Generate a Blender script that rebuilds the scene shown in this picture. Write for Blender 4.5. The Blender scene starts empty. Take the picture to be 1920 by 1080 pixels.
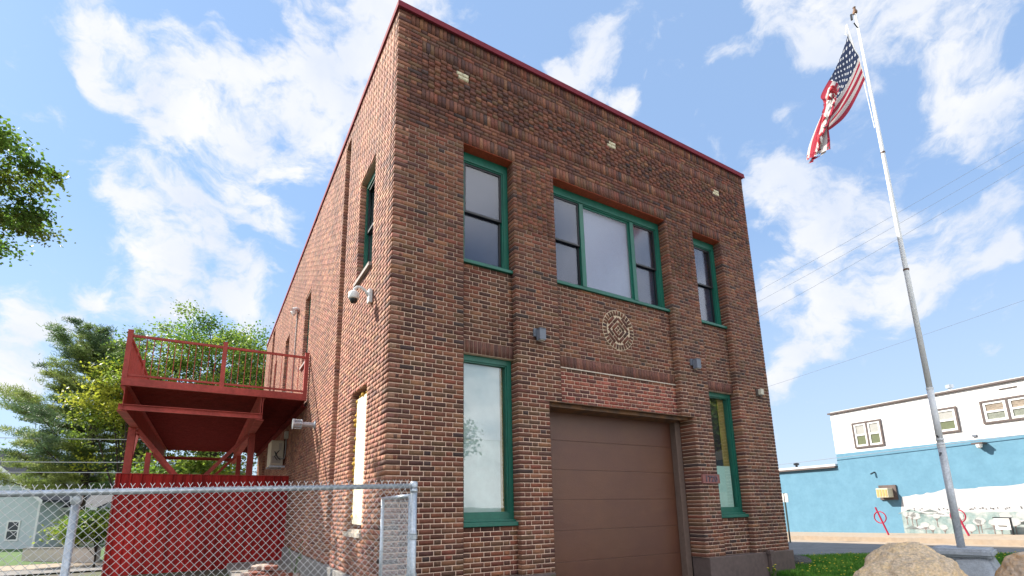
import bpy, bmesh, math, random
import numpy as np
from mathutils import Vector, Matrix
R = math.radians
rnd = random.Random(7)
scene = bpy.context.scene
COL = scene.collection

# ------------------------------------------------------------------ camera
F_PX, CX, CY = 935.2, 937.6, 753.3           # focal length and principal point of the photo, 1920 px wide
RM = np.array([[0.8645, -0.5024, -0.0152], [0.0911, 0.1862, -0.9783], [0.4943, 0.8443, 0.2067]])
u_, s_, v_ = np.linalg.svd(RM); RM = u_ @ v_
CAM = np.array([-1.9255, -6.2, 1.38])
def ray(x, y): return RM.T @ np.array([(x - CX) / F_PX, (y - CY) / F_PX, 1.0])
def atD(x, y, D): return CAM + ray(x, y) * D
cam = bpy.data.cameras.new('camera'); camo = bpy.data.objects.new('camera', cam); COL.objects.link(camo)
cam.sensor_width = 36; cam.lens = F_PX * 36 / 1920; cam.clip_end = 2000; cam.clip_start = 0.05
cam.shift_x = (960 - CX) / 1920; cam.shift_y = (CY - 540) / 1920
M = Matrix.Identity(4)
for i in range(3):
    M[i][0] = RM[0][i]; M[i][1] = -RM[1][i]; M[i][2] = -RM[2][i]; M[i][3] = CAM[i]
camo.matrix_world = M
scene.camera = camo

# ------------------------------------------------------------------ light
EL, AZ = 39.0, 47.0                           # sun elevation; angle from -X towards +Y
sd = Vector((-math.cos(R(AZ)) * math.cos(R(EL)), math.sin(R(AZ)) * math.cos(R(EL)), math.sin(R(EL))))
sun = bpy.data.lights.new('sun', 'SUN'); suno = bpy.data.objects.new('sun', sun); COL.objects.link(suno)
sun.energy = 4.6; sun.angle = R(0.5); sun.color = (1.0, 0.93, 0.82)
suno.rotation_euler = sd.to_track_quat('Z', 'Y').to_euler()
scene.view_settings.view_transform = 'Standard'; scene.view_settings.look = 'None'
scene.view_settings.exposure = 1.25; scene.view_settings.gamma = 1

world = bpy.data.worlds.new('World'); scene.world = world; world.use_nodes = True
wt = world.node_tree; wt.nodes.clear()
def N(t, typ, **kw):
    n = t.nodes.new(typ)
    for k, v in kw.items(): setattr(n, k, v)
    return n
def L(t, a, b): t.links.new(a, b)
def math_(t, op, a, b=None, c=None, clamp=False):
    n = N(t, 'ShaderNodeMath', operation=op); n.use_clamp = clamp
    for i, v in enumerate((a, b, c)):
        if v is None: continue
        if isinstance(v, (int, float)): n.inputs[i].default_value = v
        else: L(t, v, n.inputs[i])
    return n.outputs[0]
sky = N(wt, 'ShaderNodeTexSky', sky_type='NISHITA', sun_disc=False)
sky.sun_elevation = R(EL); sky.sun_rotation = math.atan2(sd.x, sd.y)
sky.air_density = 1.0; sky.dust_density = 0.3; sky.ozone_density = 1.6
tc = N(wt, 'ShaderNodeTexCoord'); D_ = tc.outputs['Generated']
BL = [(180,40,75),(215,115,60),(290,155,70),(345,215,80),(430,190,90),(500,215,95),(585,245,100),(450,280,55),(600,150,95),(640,30,110),(700,80,60),(330,80,42),
 (215,335,52),(300,370,80),(365,405,50),(250,430,60),(330,440,60),(480,385,45),(520,415,45),(430,375,35),
 (350,530,60),(430,500,50),(200,550,45),(290,570,45),(480,560,55),(120,600,55),(40,610,60),(10,690,60),
 (790,20,60),(1110,85,38),(1060,140,35),(1120,165,40),(1165,190,25),(1365,115,32),(1040,120,20),
 (1500,30,85),(1580,60,75),(1660,50,95),(1740,60,40),(1450,5,50),(1860,60,55),(1800,195,85),(1900,215,80),(1730,170,45),(1560,255,28),(1470,215,22),
 (1500,380,75),(1430,360,55),(1590,405,70),(1660,450,80),(1760,455,65),(1500,520,70),(1610,545,75),(1740,540,55),(1880,360,55),(1850,420,60),
 (1480,660,60),(1540,640,45),(1460,740,38),(1430,560,40),(1900,480,50)]
acc = None
nz0 = N(wt, 'ShaderNodeTexNoise'); nz0.inputs['Scale'].default_value = 5.5; nz0.inputs['Detail'].default_value = 7
L(wt, D_, nz0.inputs['Vector'])
wv = N(wt, 'ShaderNodeVectorMath', operation='MULTIPLY_ADD'); L(wt, nz0.outputs['Color'], wv.inputs[0]); wv.inputs[1].default_value = (.16, .16, .16); wv.inputs[2].default_value = (-.08, -.08, -.08)
wd = N(wt, 'ShaderNodeVectorMath', operation='ADD'); L(wt, D_, wd.inputs[0]); L(wt, wv.outputs[0], wd.inputs[1])
for (bx_, by_, br_) in BL:
    d0 = ray(bx_, by_); l0 = np.linalg.norm(d0); d0 = d0 / l0
    rr = br_ / F_PX / l0 * 1.08
    vm = N(wt, 'ShaderNodeVectorMath', operation='DISTANCE'); L(wt, wd.outputs[0], vm.inputs[0]); vm.inputs[1].default_value = tuple(d0)
    m = N(wt, 'ShaderNodeMapRange', interpolation_type='SMOOTHSTEP'); L(wt, vm.outputs['Value'], m.inputs['Value'])
    m.inputs['From Min'].default_value = 0; m.inputs['From Max'].default_value = rr * 1.5; m.inputs['To Min'].default_value = 1; m.inputs['To Max'].default_value = 0
    acc = m.outputs[0] if acc is None else math_(wt, 'ADD', acc, m.outputs[0])
acc = math_(wt, 'MINIMUM', acc, 0.95)
# cloud cover outside the view of the photograph too
nb = N(wt, 'ShaderNodeTexNoise'); nb.inputs['Scale'].default_value = 3.0; nb.inputs['Detail'].default_value = 5; L(wt, D_, nb.inputs['Vector'])
dt = N(wt, 'ShaderNodeVectorMath', operation='DOT_PRODUCT'); L(wt, D_, dt.inputs[0]); dt.inputs[1].default_value = tuple(RM[2])
away = N(wt, 'ShaderNodeMapRange'); L(wt, dt.outputs['Value'], away.inputs['Value']); away.inputs['From Min'].default_value = .45; away.inputs['From Max'].default_value = .1
cover = math_(wt, 'MULTIPLY', math_(wt, 'MULTIPLY', away.outputs[0], math_(wt, 'SUBTRACT', nb.outputs['Fac'], .38)), 4.5, clamp=True)
acc = math_(wt, 'MAXIMUM', acc, cover)
nz = N(wt, 'ShaderNodeTexNoise'); nz.inputs['Scale'].default_value = 12; nz.inputs['Detail'].default_value = 12; nz.inputs['Roughness'].default_value = .62
mp = N(wt, 'ShaderNodeMapping'); mp.inputs['Scale'].default_value = (1, 1, 1.7); L(wt, wd.outputs[0], mp.inputs['Vector']); L(wt, mp.outputs[0], nz.inputs['Vector'])
amp = math_(wt, 'MULTIPLY_ADD', away.outputs[0], -2.3, 3.3)
cl = math_(wt, 'ADD', acc, math_(wt, 'MULTIPLY', math_(wt, 'SUBTRACT', nz.outputs['Fac'], .5), amp))
cm = N(wt, 'ShaderNodeMapRange', interpolation_type='SMOOTHSTEP'); L(wt, cl, cm.inputs['Value'])
cm.inputs['From Min'].default_value = .22; cm.inputs['From Max'].default_value = 1.14; cm.inputs['To Max'].default_value = 0.98
sk = N(wt, 'ShaderNodeVectorMath', operation='SCALE'); L(wt, sky.outputs[0], sk.inputs[0]); sk.inputs['Scale'].default_value = 1.0
sx = N(wt, 'ShaderNodeSeparateXYZ'); L(wt, D_, sx.inputs[0])
hz = N(wt, 'ShaderNodeMapRange'); L(wt, sx.outputs['Z'], hz.inputs['Value']); hz.inputs['From Min'].default_value = 0; hz.inputs['From Max'].default_value = .45; hz.inputs['To Min'].default_value = .8; hz.inputs['To Max'].default_value = .15
veil = N(wt, 'ShaderNodeMixRGB'); L(wt, hz.outputs[0], veil.inputs['Fac']); gm = N(wt, 'ShaderNodeVectorMath', operation='MULTIPLY'); gm.inputs[1].default_value = (.8, 1.0, 1.12); L(wt, sk.outputs[0], gm.inputs[0]); deep = N(wt, 'ShaderNodeMixRGB'); deep.inputs['Fac'].default_value = .72; deep.inputs['Color2'].default_value = (1.06, 1.72, 2.95, 1); L(wt, gm.outputs[0], deep.inputs['Color1']); L(wt, deep.outputs[0], veil.inputs['Color1']); veil.inputs['Color2'].default_value = (2.5, 3.0, 3.6, 1)
shade = N(wt, 'ShaderNodeMixRGB'); nsh = N(wt, 'ShaderNodeTexNoise'); nsh.inputs['Scale'].default_value = 6; nsh.inputs['Detail'].default_value = 6; L(wt, wd.outputs[0], nsh.inputs['Vector'])
shf = N(wt, 'ShaderNodeMapRange'); L(wt, nsh.outputs['Fac'], shf.inputs['Value']); shf.inputs['From Min'].default_value = .35; shf.inputs['From Max'].default_value = .65
L(wt, shf.outputs[0], shade.inputs['Fac']); shade.inputs['Color1'].default_value = (2.75, 3.0, 3.5, 1); shade.inputs['Color2'].default_value = (3.55, 3.58, 3.68, 1)
brt = N(wt, 'ShaderNodeMixRGB'); L(wt, away.outputs[0], brt.inputs['Fac']); L(wt, shade.outputs[0], brt.inputs['Color1']); brt.inputs['Color2'].default_value = (10.5, 10.2, 10.0, 1)   # unseen clouds behind the camera, brightened as added fill for the shaded facade
mix = N(wt, 'ShaderNodeMixRGB'); L(wt, cm.outputs[0], mix.inputs['Fac']); L(wt, veil.outputs[0], mix.inputs['Color1']); L(wt, brt.outputs[0], mix.inputs['Color2'])
bg = N(wt, 'ShaderNodeBackground'); bg.inputs['Strength'].default_value = 0.12; L(wt, mix.outputs[0], bg.inputs['Color'])
wo = N(wt, 'ShaderNodeOutputWorld'); L(wt, bg.outputs[0], wo.inputs['Surface'])

# ------------------------------------------------------------------ materials
def srgb(r, g, b):
    return tuple(((c / 255) / 12.92 if c / 255 <= .04045 else ((c / 255 + .055) / 1.055) ** 2.4) for c in (r, g, b))
MATS = {}
def mat(name, col, rough=.7, metal=0, var=.12, scale=6, bump=0, bscale=60, spec=.5, attr=False, col2=None, vscale=(1, 1, 1), trans=0):
    if name in MATS: return MATS[name]
    m = bpy.data.materials.new(name); m.use_nodes = True; t = m.node_tree
    b = t.nodes['Principled BSDF']; b.inputs['Roughness'].default_value = rough; b.inputs['Metallic'].default_value = metal
    b.inputs['Specular IOR Level'].default_value = spec
    c = N(t, 'ShaderNodeTexCoord'); mpn = N(t, 'ShaderNodeMapping'); mpn.inputs['Scale'].default_value = vscale; L(t, c.outputs['Object'], mpn.inputs[0])
    n = N(t, 'ShaderNodeTexNoise'); n.inputs['Scale'].default_value = scale; n.inputs['Detail'].default_value = 6; n.inputs['Roughness'].default_value = .65; L(t, mpn.outputs[0], n.inputs['Vector'])
    if attr:
        a = N(t, 'ShaderNodeVertexColor', layer_name='Col'); src = a.outputs['Color']
    else:
        rgb = N(t, 'ShaderNodeRGB'); rgb.outputs[0].default_value = (*col, 1); src = rgb.outputs[0]
    if col2 is not None:
        mr = N(t, 'ShaderNodeMapRange'); L(t, n.outputs['Fac'], mr.inputs['Value']); mr.inputs['From Min'].default_value = .42; mr.inputs['From Max'].default_value = .62
        mx = N(t, 'ShaderNodeMixRGB'); L(t, mr.outputs[0], mx.inputs['Fac']); L(t, src, mx.inputs['Color1']); mx.inputs['Color2'].default_value = (*col2, 1); src = mx.outputs[0]
    n2 = N(t, 'ShaderNodeTexNoise'); n2.inputs['Scale'].default_value = scale * 4.3; n2.inputs['Detail'].default_value = 5; L(t, mpn.outputs[0], n2.inputs['Vector'])
    mr2 = N(t, 'ShaderNodeMapRange'); L(t, math_(t, 'MULTIPLY_ADD', n.outputs['Fac'], .5, math_(t, 'MULTIPLY', n2.outputs['Fac'], .5)), mr2.inputs['Value'])
    mr2.inputs['From Min'].default_value = .3; mr2.inputs['From Max'].default_value = .7; mr2.inputs['To Min'].default_value = 1 - var * 1.6; mr2.inputs['To Max'].default_value = 1 + var
    sc_ = N(t, 'ShaderNodeVectorMath', operation='SCALE'); L(t, src, sc_.inputs[0]); L(t, mr2.outputs[0], sc_.inputs['Scale'])
    L(t, sc_.outputs[0], b.inputs['Base Color'])
    if bump:
        n3 = N(t, 'ShaderNodeTexNoise'); n3.inputs['Scale'].default_value = bscale; n3.inputs['Detail'].default_value = 4; L(t, mpn.outputs[0], n3.inputs['Vector'])
        bp = N(t, 'ShaderNodeBump'); bp.inputs['Strength'].default_value = bump; bp.inputs['Distance'].default_value = .01; L(t, n3.outputs['Fac'], bp.inputs['Height']); L(t, bp.outputs[0], b.inputs['Normal'])
    if trans:
        tr = N(t, 'ShaderNodeBsdfTranslucent'); L(t, sc_.outputs[0], tr.inputs['Color'])
        ms = N(t, 'ShaderNodeMixShader'); ms.inputs[0].default_value = trans; L(t, b.outputs[0], ms.inputs[1]); L(t, tr.outputs[0], ms.inputs[2])
        L(t, ms.outputs[0], t.nodes['Material Output'].inputs['Surface'])
    MATS[name] = m; return m
BRICK = mat('brick', (1, 1, 1), .82, attr=True, var=.32, scale=14, bump=.14, bscale=90)
def weather(m, scale, vs_, lo, hi):          # broad uneven weathering of the surface colour
    t = m.node_tree; b = t.nodes['Principled BSDF']; src = b.inputs['Base Color'].links[0].from_socket
    c = N(t, 'ShaderNodeTexCoord'); mpn = N(t, 'ShaderNodeMapping'); mpn.inputs['Scale'].default_value = vs_; L(t, c.outputs['Object'], mpn.inputs[0])
    n = N(t, 'ShaderNodeTexNoise'); n.inputs['Scale'].default_value = scale; n.inputs['Detail'].default_value = 7; n.inputs['Roughness'].default_value = .6; L(t, mpn.outputs[0], n.inputs['Vector'])
    mr = N(t, 'ShaderNodeMapRange'); L(t, n.outputs['Fac'], mr.inputs['Value']); mr.inputs['From Min'].default_value = .33; mr.inputs['From Max'].default_value = .67; mr.inputs['To Min'].default_value = lo; mr.inputs['To Max'].default_value = hi
    sc_ = N(t, 'ShaderNodeVectorMath', operation='SCALE'); L(t, src, sc_.inputs[0]); L(t, mr.outputs[0], sc_.inputs['Scale']); L(t, sc_.outputs[0], b.inputs['Base Color'])
weather(BRICK, .9, (1, 1, .45), .72, 1.2)
MORTAR = mat('mortar', (.80, .57, .43), .9, var=.2, scale=3, bump=.4)
def fade(m, top, z0, z1):                     # mortar darker towards the wall top, shade of raked joints put into its colour
    t = m.node_tree; b = t.nodes['Principled BSDF']; src = b.inputs['Base Color'].links[0].from_socket
    c = N(t, 'ShaderNodeTexCoord'); sp_ = N(t, 'ShaderNodeSeparateXYZ'); L(t, c.outputs['Object'], sp_.inputs[0]); n = N(t, 'ShaderNodeTexNoise'); n.inputs['Scale'].default_value = 1.3; n.inputs['Detail'].default_value = 6; L(t, c.outputs['Object'], n.inputs['Vector'])
    mr = N(t, 'ShaderNodeMapRange'); L(t, math_(t, 'MULTIPLY_ADD', n.outputs['Fac'], 5.0, sp_.outputs['Z']), mr.inputs['Value']); mr.inputs['From Min'].default_value = z0 + 2.5; mr.inputs['From Max'].default_value = z1 + 2.5
    mx = N(t, 'ShaderNodeMixRGB'); L(t, mr.outputs[0], mx.inputs['Fac']); L(t, src, mx.inputs['Color1']); mx.inputs['Color2'].default_value = (*top, 1); L(t, mx.outputs[0], b.inputs['Base Color'])
fade(MORTAR, (.36, .25, .19), 2.6, 6.2)
MORTAR2 = mat('mortar_shaded', (.46, .32, .24), .9, var=.3, scale=3, bump=.4)  # unused; darker mortar with the joint shade put into its colour
PLINTH = mat('painted_plinth', (.125, .088, .078), .75, var=.2, scale=3, bump=.3)
COPING = mat('coping_metal', (.20, .035, .05), .8, var=.08, spec=.1)
GREEN = mat('green_paint', (.008, .125, .085), .4, var=.12, scale=5)
SASH = mat('black_sash', (.012, .014, .018), .4, var=.1)
RUST = mat('rust_red_steel', (.33, .055, .018), .7, var=.35, scale=9)
weather(GREEN, 3, (1, 1, .3), .8, 1.15)
BROWNSTEEL = mat('brown_steel', (.115, .065, .04), .6, var=.25, scale=5, col2=(.22, .10, .035))
DOORM = mat('brown_door', (.115, .044, .026), .36, var=.06, scale=1.2, bump=.3, bscale=55, vscale=(1, 1, 1.5), col2=(.125, .050, .026))
weather(DOORM, .5, (1, 1, .6), .85, 1.1)
DOORFR = mat('brown_door_frame', (.17, .115, .09), .6, var=.15)
GALV = mat('galvanised', (.50, .54, .58), .42, metal=.65, var=.2, scale=12)
WIRE = mat('galvanised_wire', (.68, .68, .68), .45, metal=.45, var=.1)
REDP = mat('red_painted_steel', (.42, .078, .062), .6, var=.2, scale=4, spec=.25)
weather(REDP, 2, (1, 1, .4), .78, 1.15)
REDC = mat('red_corrugated', (.42, .020, .017), .6, spec=.2, var=.3, scale=3, vscale=(1, 1, .25))
weather(REDC, 2.5, (1, 1, .15), .7, 1.2)
REDU = mat('red_decking', (.17, .022, .02), .8, spec=.1, var=.3, scale=4)
WHITEP = mat('white_paint', (.72, .72, .70), .6, var=.06)
WHITEW = mat('white_render', (.74, .73, .71), .85, var=.06, scale=2)
BLUEW = mat('blue_render', (.098, .228, .325), .85, var=.06, scale=2.6, bump=.3, col2=(.108, .242, .34))
TRIM = mat('dark_trim', (.10, .075, .07), .7, var=.2)
CONC = mat('concrete', (.27, .25, .22), .9, var=.16, scale=2.5, bump=.4)
TANC = mat('tan_concrete', (.34, .265, .195), .9, var=.16, scale=1.4, bump=.3, col2=(.29, .24, .19))
ASPH = mat('road_surface', (.20, .195, .195), .9, var=.22, scale=1.5, bump=.5, bscale=40)
GREYB = mat('grey_box', (.15, .17, .21), .5, var=.1)
BARK = mat('bark', (.055, .042, .032), .9, var=.4, scale=6, bump=.6, bscale=20)
SOIL = mat('ground_cover', (.10, .09, .07), .95, var=.3, scale=.8, col2=(.075, .10, .03))
def glass(name, tint=(1, 1, 1), refl=.06, rough=0.01):
    m = bpy.data.materials.new(name); m.use_nodes = True; t = m.node_tree; t.nodes.clear()
    tr = N(t, 'ShaderNodeBsdfTransparent'); tr.inputs[0].default_value = (*tint, 1)
    g = N(t, 'ShaderNodeBsdfGlossy'); g.inputs['Roughness'].default_value = rough; g.inputs['Color'].default_value = (.95, .97, 1, 1)
    c = N(t, 'ShaderNodeTexCoord'); nn = N(t, 'ShaderNodeTexNoise'); nn.inputs['Scale'].default_value = 1.6; nn.inputs['Detail'].default_value = 1; L(t, c.outputs['Object'], nn.inputs['Vector'])
    bp = N(t, 'ShaderNodeBump'); bp.inputs['Strength'].default_value = .05; bp.inputs['Distance'].default_value = .02; L(t, nn.outputs['Fac'], bp.inputs['Height']); L(t, bp.outputs[0], g.inputs['Normal'])
    fr = N(t, 'ShaderNodeLayerWeight'); fr.inputs['Blend'].default_value = .5
    fa = math_(t, 'MULTIPLY_ADD', math_(t, 'POWER', fr.outputs['Facing'], 3.6), .85, refl, clamp=True)
    ms = N(t, 'ShaderNodeMixShader'); L(t, fa, ms.inputs[0]); L(t, tr.outputs[0], ms.inputs[1]); L(t, g.outputs[0], ms.inputs[2])
    o = N(t, 'ShaderNodeOutputMaterial'); L(t, ms.outputs[0], o.inputs[0]); return m
GLASS = glass('window_glass')
SCREEN = glass('screened_glass', (.75, .78, .85), .05, .12)
FILM = glass('filmed_glass', (.9, .92, .96), .06, .35)
BLIND = mat('pale_blind', (.43, .53, .52), .8, var=.05, scale=2)
BLIND2 = mat('grey_blind', (.07, .083, .115), .8, var=.12, scale=2)
BLIND3 = mat('light_grey_blind', (.25, .28, .35), .8, var=.05, scale=2)
PAPER = mat('paper_sheet', (.40, .62, .52), .8, var=.08, scale=5)
DARKIN = mat('dark_interior', (.02, .02, .022), .9)
YELLOWIN = mat('yellow_curtain', (.25, .21, .05), .9, var=.2)

# ------------------------------------------------------------------ mesh helpers
class MB:
    def __init__(s): s.v = []; s.f = []; s.m = []; s.mats = []; s.c = None
    def mi(s, m):
        if m not in s.mats: s.mats.append(m)
        return s.mats.index(m)
    def add(s, vs, fs, m):
        k = len(s.v); s.v += [tuple(p) for p in vs]; i = s.mi(m)
        for f in fs: s.f.append([k + a for a in f]); s.m.append(i)
    def box(s, x0, x1, y0, y1, z0, z1, m, T=None):
        vs = [(x, y, z) for x in (x0, x1) for y in (y0, y1) for z in (z0, z1)]
        if T is not None: vs = [T(p) for p in vs]
        s.add(vs, [(0, 1, 3, 2), (4, 6, 7, 5), (0, 4, 5, 1), (2, 3, 7, 6), (0, 2, 6, 4), (1, 5, 7, 3)], m)
    def beam(s, a, b, w, h, m, up=(0, 0, 1)):
        a = Vector(a); b = Vector(b); d = (b - a).normalized(); u = Vector(up)
        r = d.cross(u)
        if r.length < 1e-4: r = Vector((1, 0, 0))
        r.normalize(); u = r.cross(d)
        vs = [p + r * sx * w / 2 + u * sz * h / 2 for p in (a, b) for sx in (-1, 1) for sz in (-1, 1)]
        s.add(vs, [(0, 1, 3, 2), (4, 6, 7, 5), (0, 4, 5, 1), (2, 3, 7, 6), (0, 2, 6, 4), (1, 5, 7, 3)], m)
    def tube(s, pts, r, m, n=8, cap=True):
        pts = [Vector(p) for p in pts]; rs = r if isinstance(r, (list, tuple)) else [r] * len(pts)
        k = len(s.v); mi = s.mi(m); pr = None
        for i, p in enumerate(pts):
            d = (pts[min(i + 1, len(pts) - 1)] - pts[max(i - 1, 0)]).normalized()
            if pr is None:
                a = d.orthogonal().normalized()
            else:
                a = (pr - d * pr.dot(d)).normalized()
            pr = a; b = d.cross(a)
            for j in range(n):
                t = 2 * math.pi * j / n; s.v.append(tuple(p + (a * math.cos(t) + b * math.sin(t)) * rs[i]))
        for i in range(len(pts) - 1):
            for j in range(n):
                s.f.append([k + i * n + j, k + i * n + (j + 1) % n, k + (i + 1) * n + (j + 1) % n, k + (i + 1) * n + j]); s.m.append(mi)
        if cap:
            s.f.append([k + j for j in range(n)][::-1]); s.m.append(mi)
            s.f.append([k + (len(pts) - 1) * n + j for j in range(n)]); s.m.append(mi)
    def lathe(s, c, prof, m, n=20, axis=(0, 0, 1)):
        ax = Vector(axis).normalized(); a = ax.orthogonal().normalized(); b = ax.cross(a); c = Vector(c)
        k = len(s.v); mi = s.mi(m)
        for (r, h) in prof:
            for j in range(n):
                t = 2 * math.pi * j / n; s.v.append(tuple(c + ax * h + (a * math.cos(t) + b * math.sin(t)) * max(r, 1e-4)))
        for i in range(len(prof) - 1):
            for j in range(n): s.f.append([k + i * n + j, k + i * n + (j + 1) % n, k + (i + 1) * n + (j + 1) % n, k + (i + 1) * n + j]); s.m.append(mi)
    def build(s, name, parent=None, smooth=False, bevel=0):
        me = bpy.data.meshes.new(name); me.from_pydata(s.v, [], s.f)
        for m in s.mats: me.materials.append(m)
        me.polygons.foreach_set('material_index', s.m)
        if smooth: me.polygons.foreach_set('use_smooth', [True] * len(me.polygons))
        me.update()
        o = bpy.data.objects.new(name, me); COL.objects.link(o)
        if bevel:
            b = o.modifiers.new('bevel', 'BEVEL'); b.width = bevel; b.segments = 2; b.limit_method = 'ANGLE'
        if parent: put(o, parent)
        return o
def put(o, parent):
    o.parent = parent; o.matrix_parent_inverse = Matrix.Translation(parent.location).inverted() if parent.rotation_euler.z == 0 else parent.matrix_basis.inverted()
def tag(o, label=None, cat=None, group=None, kind=None):
    for k, v in (('label', label), ('category', cat), ('group', group), ('kind', kind)):
        if v: o[k] = v
    return o
def thing(name, loc, label, cat, group=None):
    o = bpy.data.objects.new(name, None); COL.objects.link(o); o.location = loc; o.empty_display_size = .2
    return tag(o, label, cat, group)

# ------------------------------------------------------------------ ground and streets
def sst(a, b, x):
    t = np.clip((x - a) / (b - a), 0, 1); return t * t * (3 - 2 * t)
def gz(x, y): return -1.15 * sst(9.5, 23, y) * sst(3.5, -1, x) + .25 * sst(26, 36, y) * sst(3.5, -1, x)
A = np.array([21.51, 7.643]); WD = np.array([.171, .985]); WD /= np.linalg.norm(WD); WN = np.array([WD[1], -WD[0]])   # blue wall line; WN points away from us
def zs(s): return .045 - .029 * s if s < 0 else .045 - .012 * s
def WP(s, n, z): p = A + WD * s + WN * n; return (p[0], p[1], z)
def grid_mesh(name, xs, ys, fz, m, kind='structure'):
    nx, ny = len(xs), len(ys); X, Y = np.meshgrid(xs, ys, indexing='ij'); Z = fz(X, Y)
    v = np.stack([X, Y, Z], -1).reshape(-1, 3)
    idx = np.arange(nx * ny).reshape(nx, ny); f = np.stack([idx[:-1, :-1], idx[1:, :-1], idx[1:, 1:], idx[:-1, 1:]], -1).reshape(-1, 4)
    me = bpy.data.meshes.new(name); me.from_pydata(v.tolist(), [], f.tolist()); me.materials.append(m); me.polygons.foreach_set('use_smooth', [True] * len(f))
    o = bpy.data.objects.new(name, me); COL.objects.link(o); return tag(o, kind=kind)
xs = np.concatenate([[-700, -300, -120], np.arange(-60, 60, 1.5), [120, 300, 700]]); ys = np.concatenate([[-700, -300, -120], np.arange(-60, 70, 1.5), [120, 300, 700]])
grid_mesh('ground', xs, ys, lambda x, y: gz(x, y) - .25 * sst(9.6, 12.5, x) - .02, SOIL)
b = MB(); ss = np.arange(-30, 61, 3.0)
def strip(mb, n0, n1, dz0, dz1, m):
    for i in range(len(ss) - 1):
        a, c = ss[i], ss[i + 1]
        mb.add([WP(a, n0, zs(a) + dz0), WP(a, n1, zs(a) + dz1), WP(c, n1, zs(c) + dz1), WP(c, n0, zs(c) + dz0)], [(0, 1, 2, 3)], m)
strip(b, -3.25, .05, 0, 0.02, TANC); strip(b, -3.25, -3.25, -.14, 0, TANC)
pv = b.build('pavement'); tag(pv, kind='structure')
b = MB(); strip(b, -4.4, -3.24, -.15, -.14, TANC); tag(b.build('gutter'), kind='structure')
b = MB()
for i in range(len(ss) - 1):
    a, c = ss[i], ss[i + 1]; q = lambda t_: (zs(t_) * .3 - .09)
    b.add([WP(a, -11, q(a)), WP(a, -4.39, zs(a) - .146), WP(c, -4.39, zs(c) - .146), WP(c, -11, q(c))], [(0, 1, 2, 3)], ASPH)
tag(b.build('road'), kind='structure')
LE = [(8.7, 2.7), (10.6, 1.75), (12.3, .75), (12.95, -.6), (13.2, -2.4), (13.0, -7)]
def zl(x, y): return .2 * np.clip((x - 8.6) / 4.5, 0, 1) * np.clip((1.5 - y) / 4, 0, 1)
def inside(x, y):
    ok_ = np.ones_like(x, dtype=bool)
    for (p, q) in zip(LE[:-1], LE[1:]):
        ok_ &= (q[0] - p[0]) * (y - p[1]) - (q[1] - p[1]) * (x - p[0]) < 0
    return ok_ & (x > 7.8) & ~((x < 8.6) & (y > -.06))
# near side: driveway in front of the garage, concrete edge of the lawn, lot behind the fence
b = MB(); b.box(1.6, 7.6, -11, -.06, -.1, -.004, CONC); tag(b.build('driveway'), kind='structure')
b = MB()
for (p, q) in zip(LE[:-1], LE[1:]):
    d = np.array([q[0] - p[0], q[1] - p[1]]); d = d / np.linalg.norm(d); o_ = np.array([-d[1], d[0]]) * .22
    P = [(p[0], p[1], zl(*p) + .012), (q[0], q[1], zl(*q) + .012), (q[0] + o_[0], q[1] + o_[1], zl(*q) + .012), (p[0] + o_[0], p[1] + o_[1], zl(*p) + .012)]
    b.add(P + [(v[0], v[1], v[2] - .4) for v in P], [(0, 1, 2, 3), (3, 2, 6, 7), (1, 5, 6, 2)], CONC)
tag(b.build('lawn_kerb'), kind='structure')
b = MB(); b.box(-1.3, .02, 3.0, 8.45, -.1, .12, CONC); tag(b.build('concrete_path'), kind='structure')
g = grid_mesh('gravel_lot', np.arange(-34, 0.1, 1.0), np.arange(10.0, 29.1, 1.0), lambda x, y: gz(x, y) + .012, mat('gravel', (.20, .19, .18), .95, var=.35, scale=3, bump=.6, bscale=25))
g = grid_mesh('far_pavement', np.arange(-30, -1, 1.0), np.arange(25.8, 28.4, .5), lambda x, y: gz(x, y) + .03, TANC)
g = grid_mesh('back_lawn', np.arange(-40, 1, 1.0), np.arange(28.4, 60, 1.5), lambda x, y: gz(x, y) + .03, mat('lawn', (.06, .13, .02), .95, var=.4, scale=3))

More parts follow.
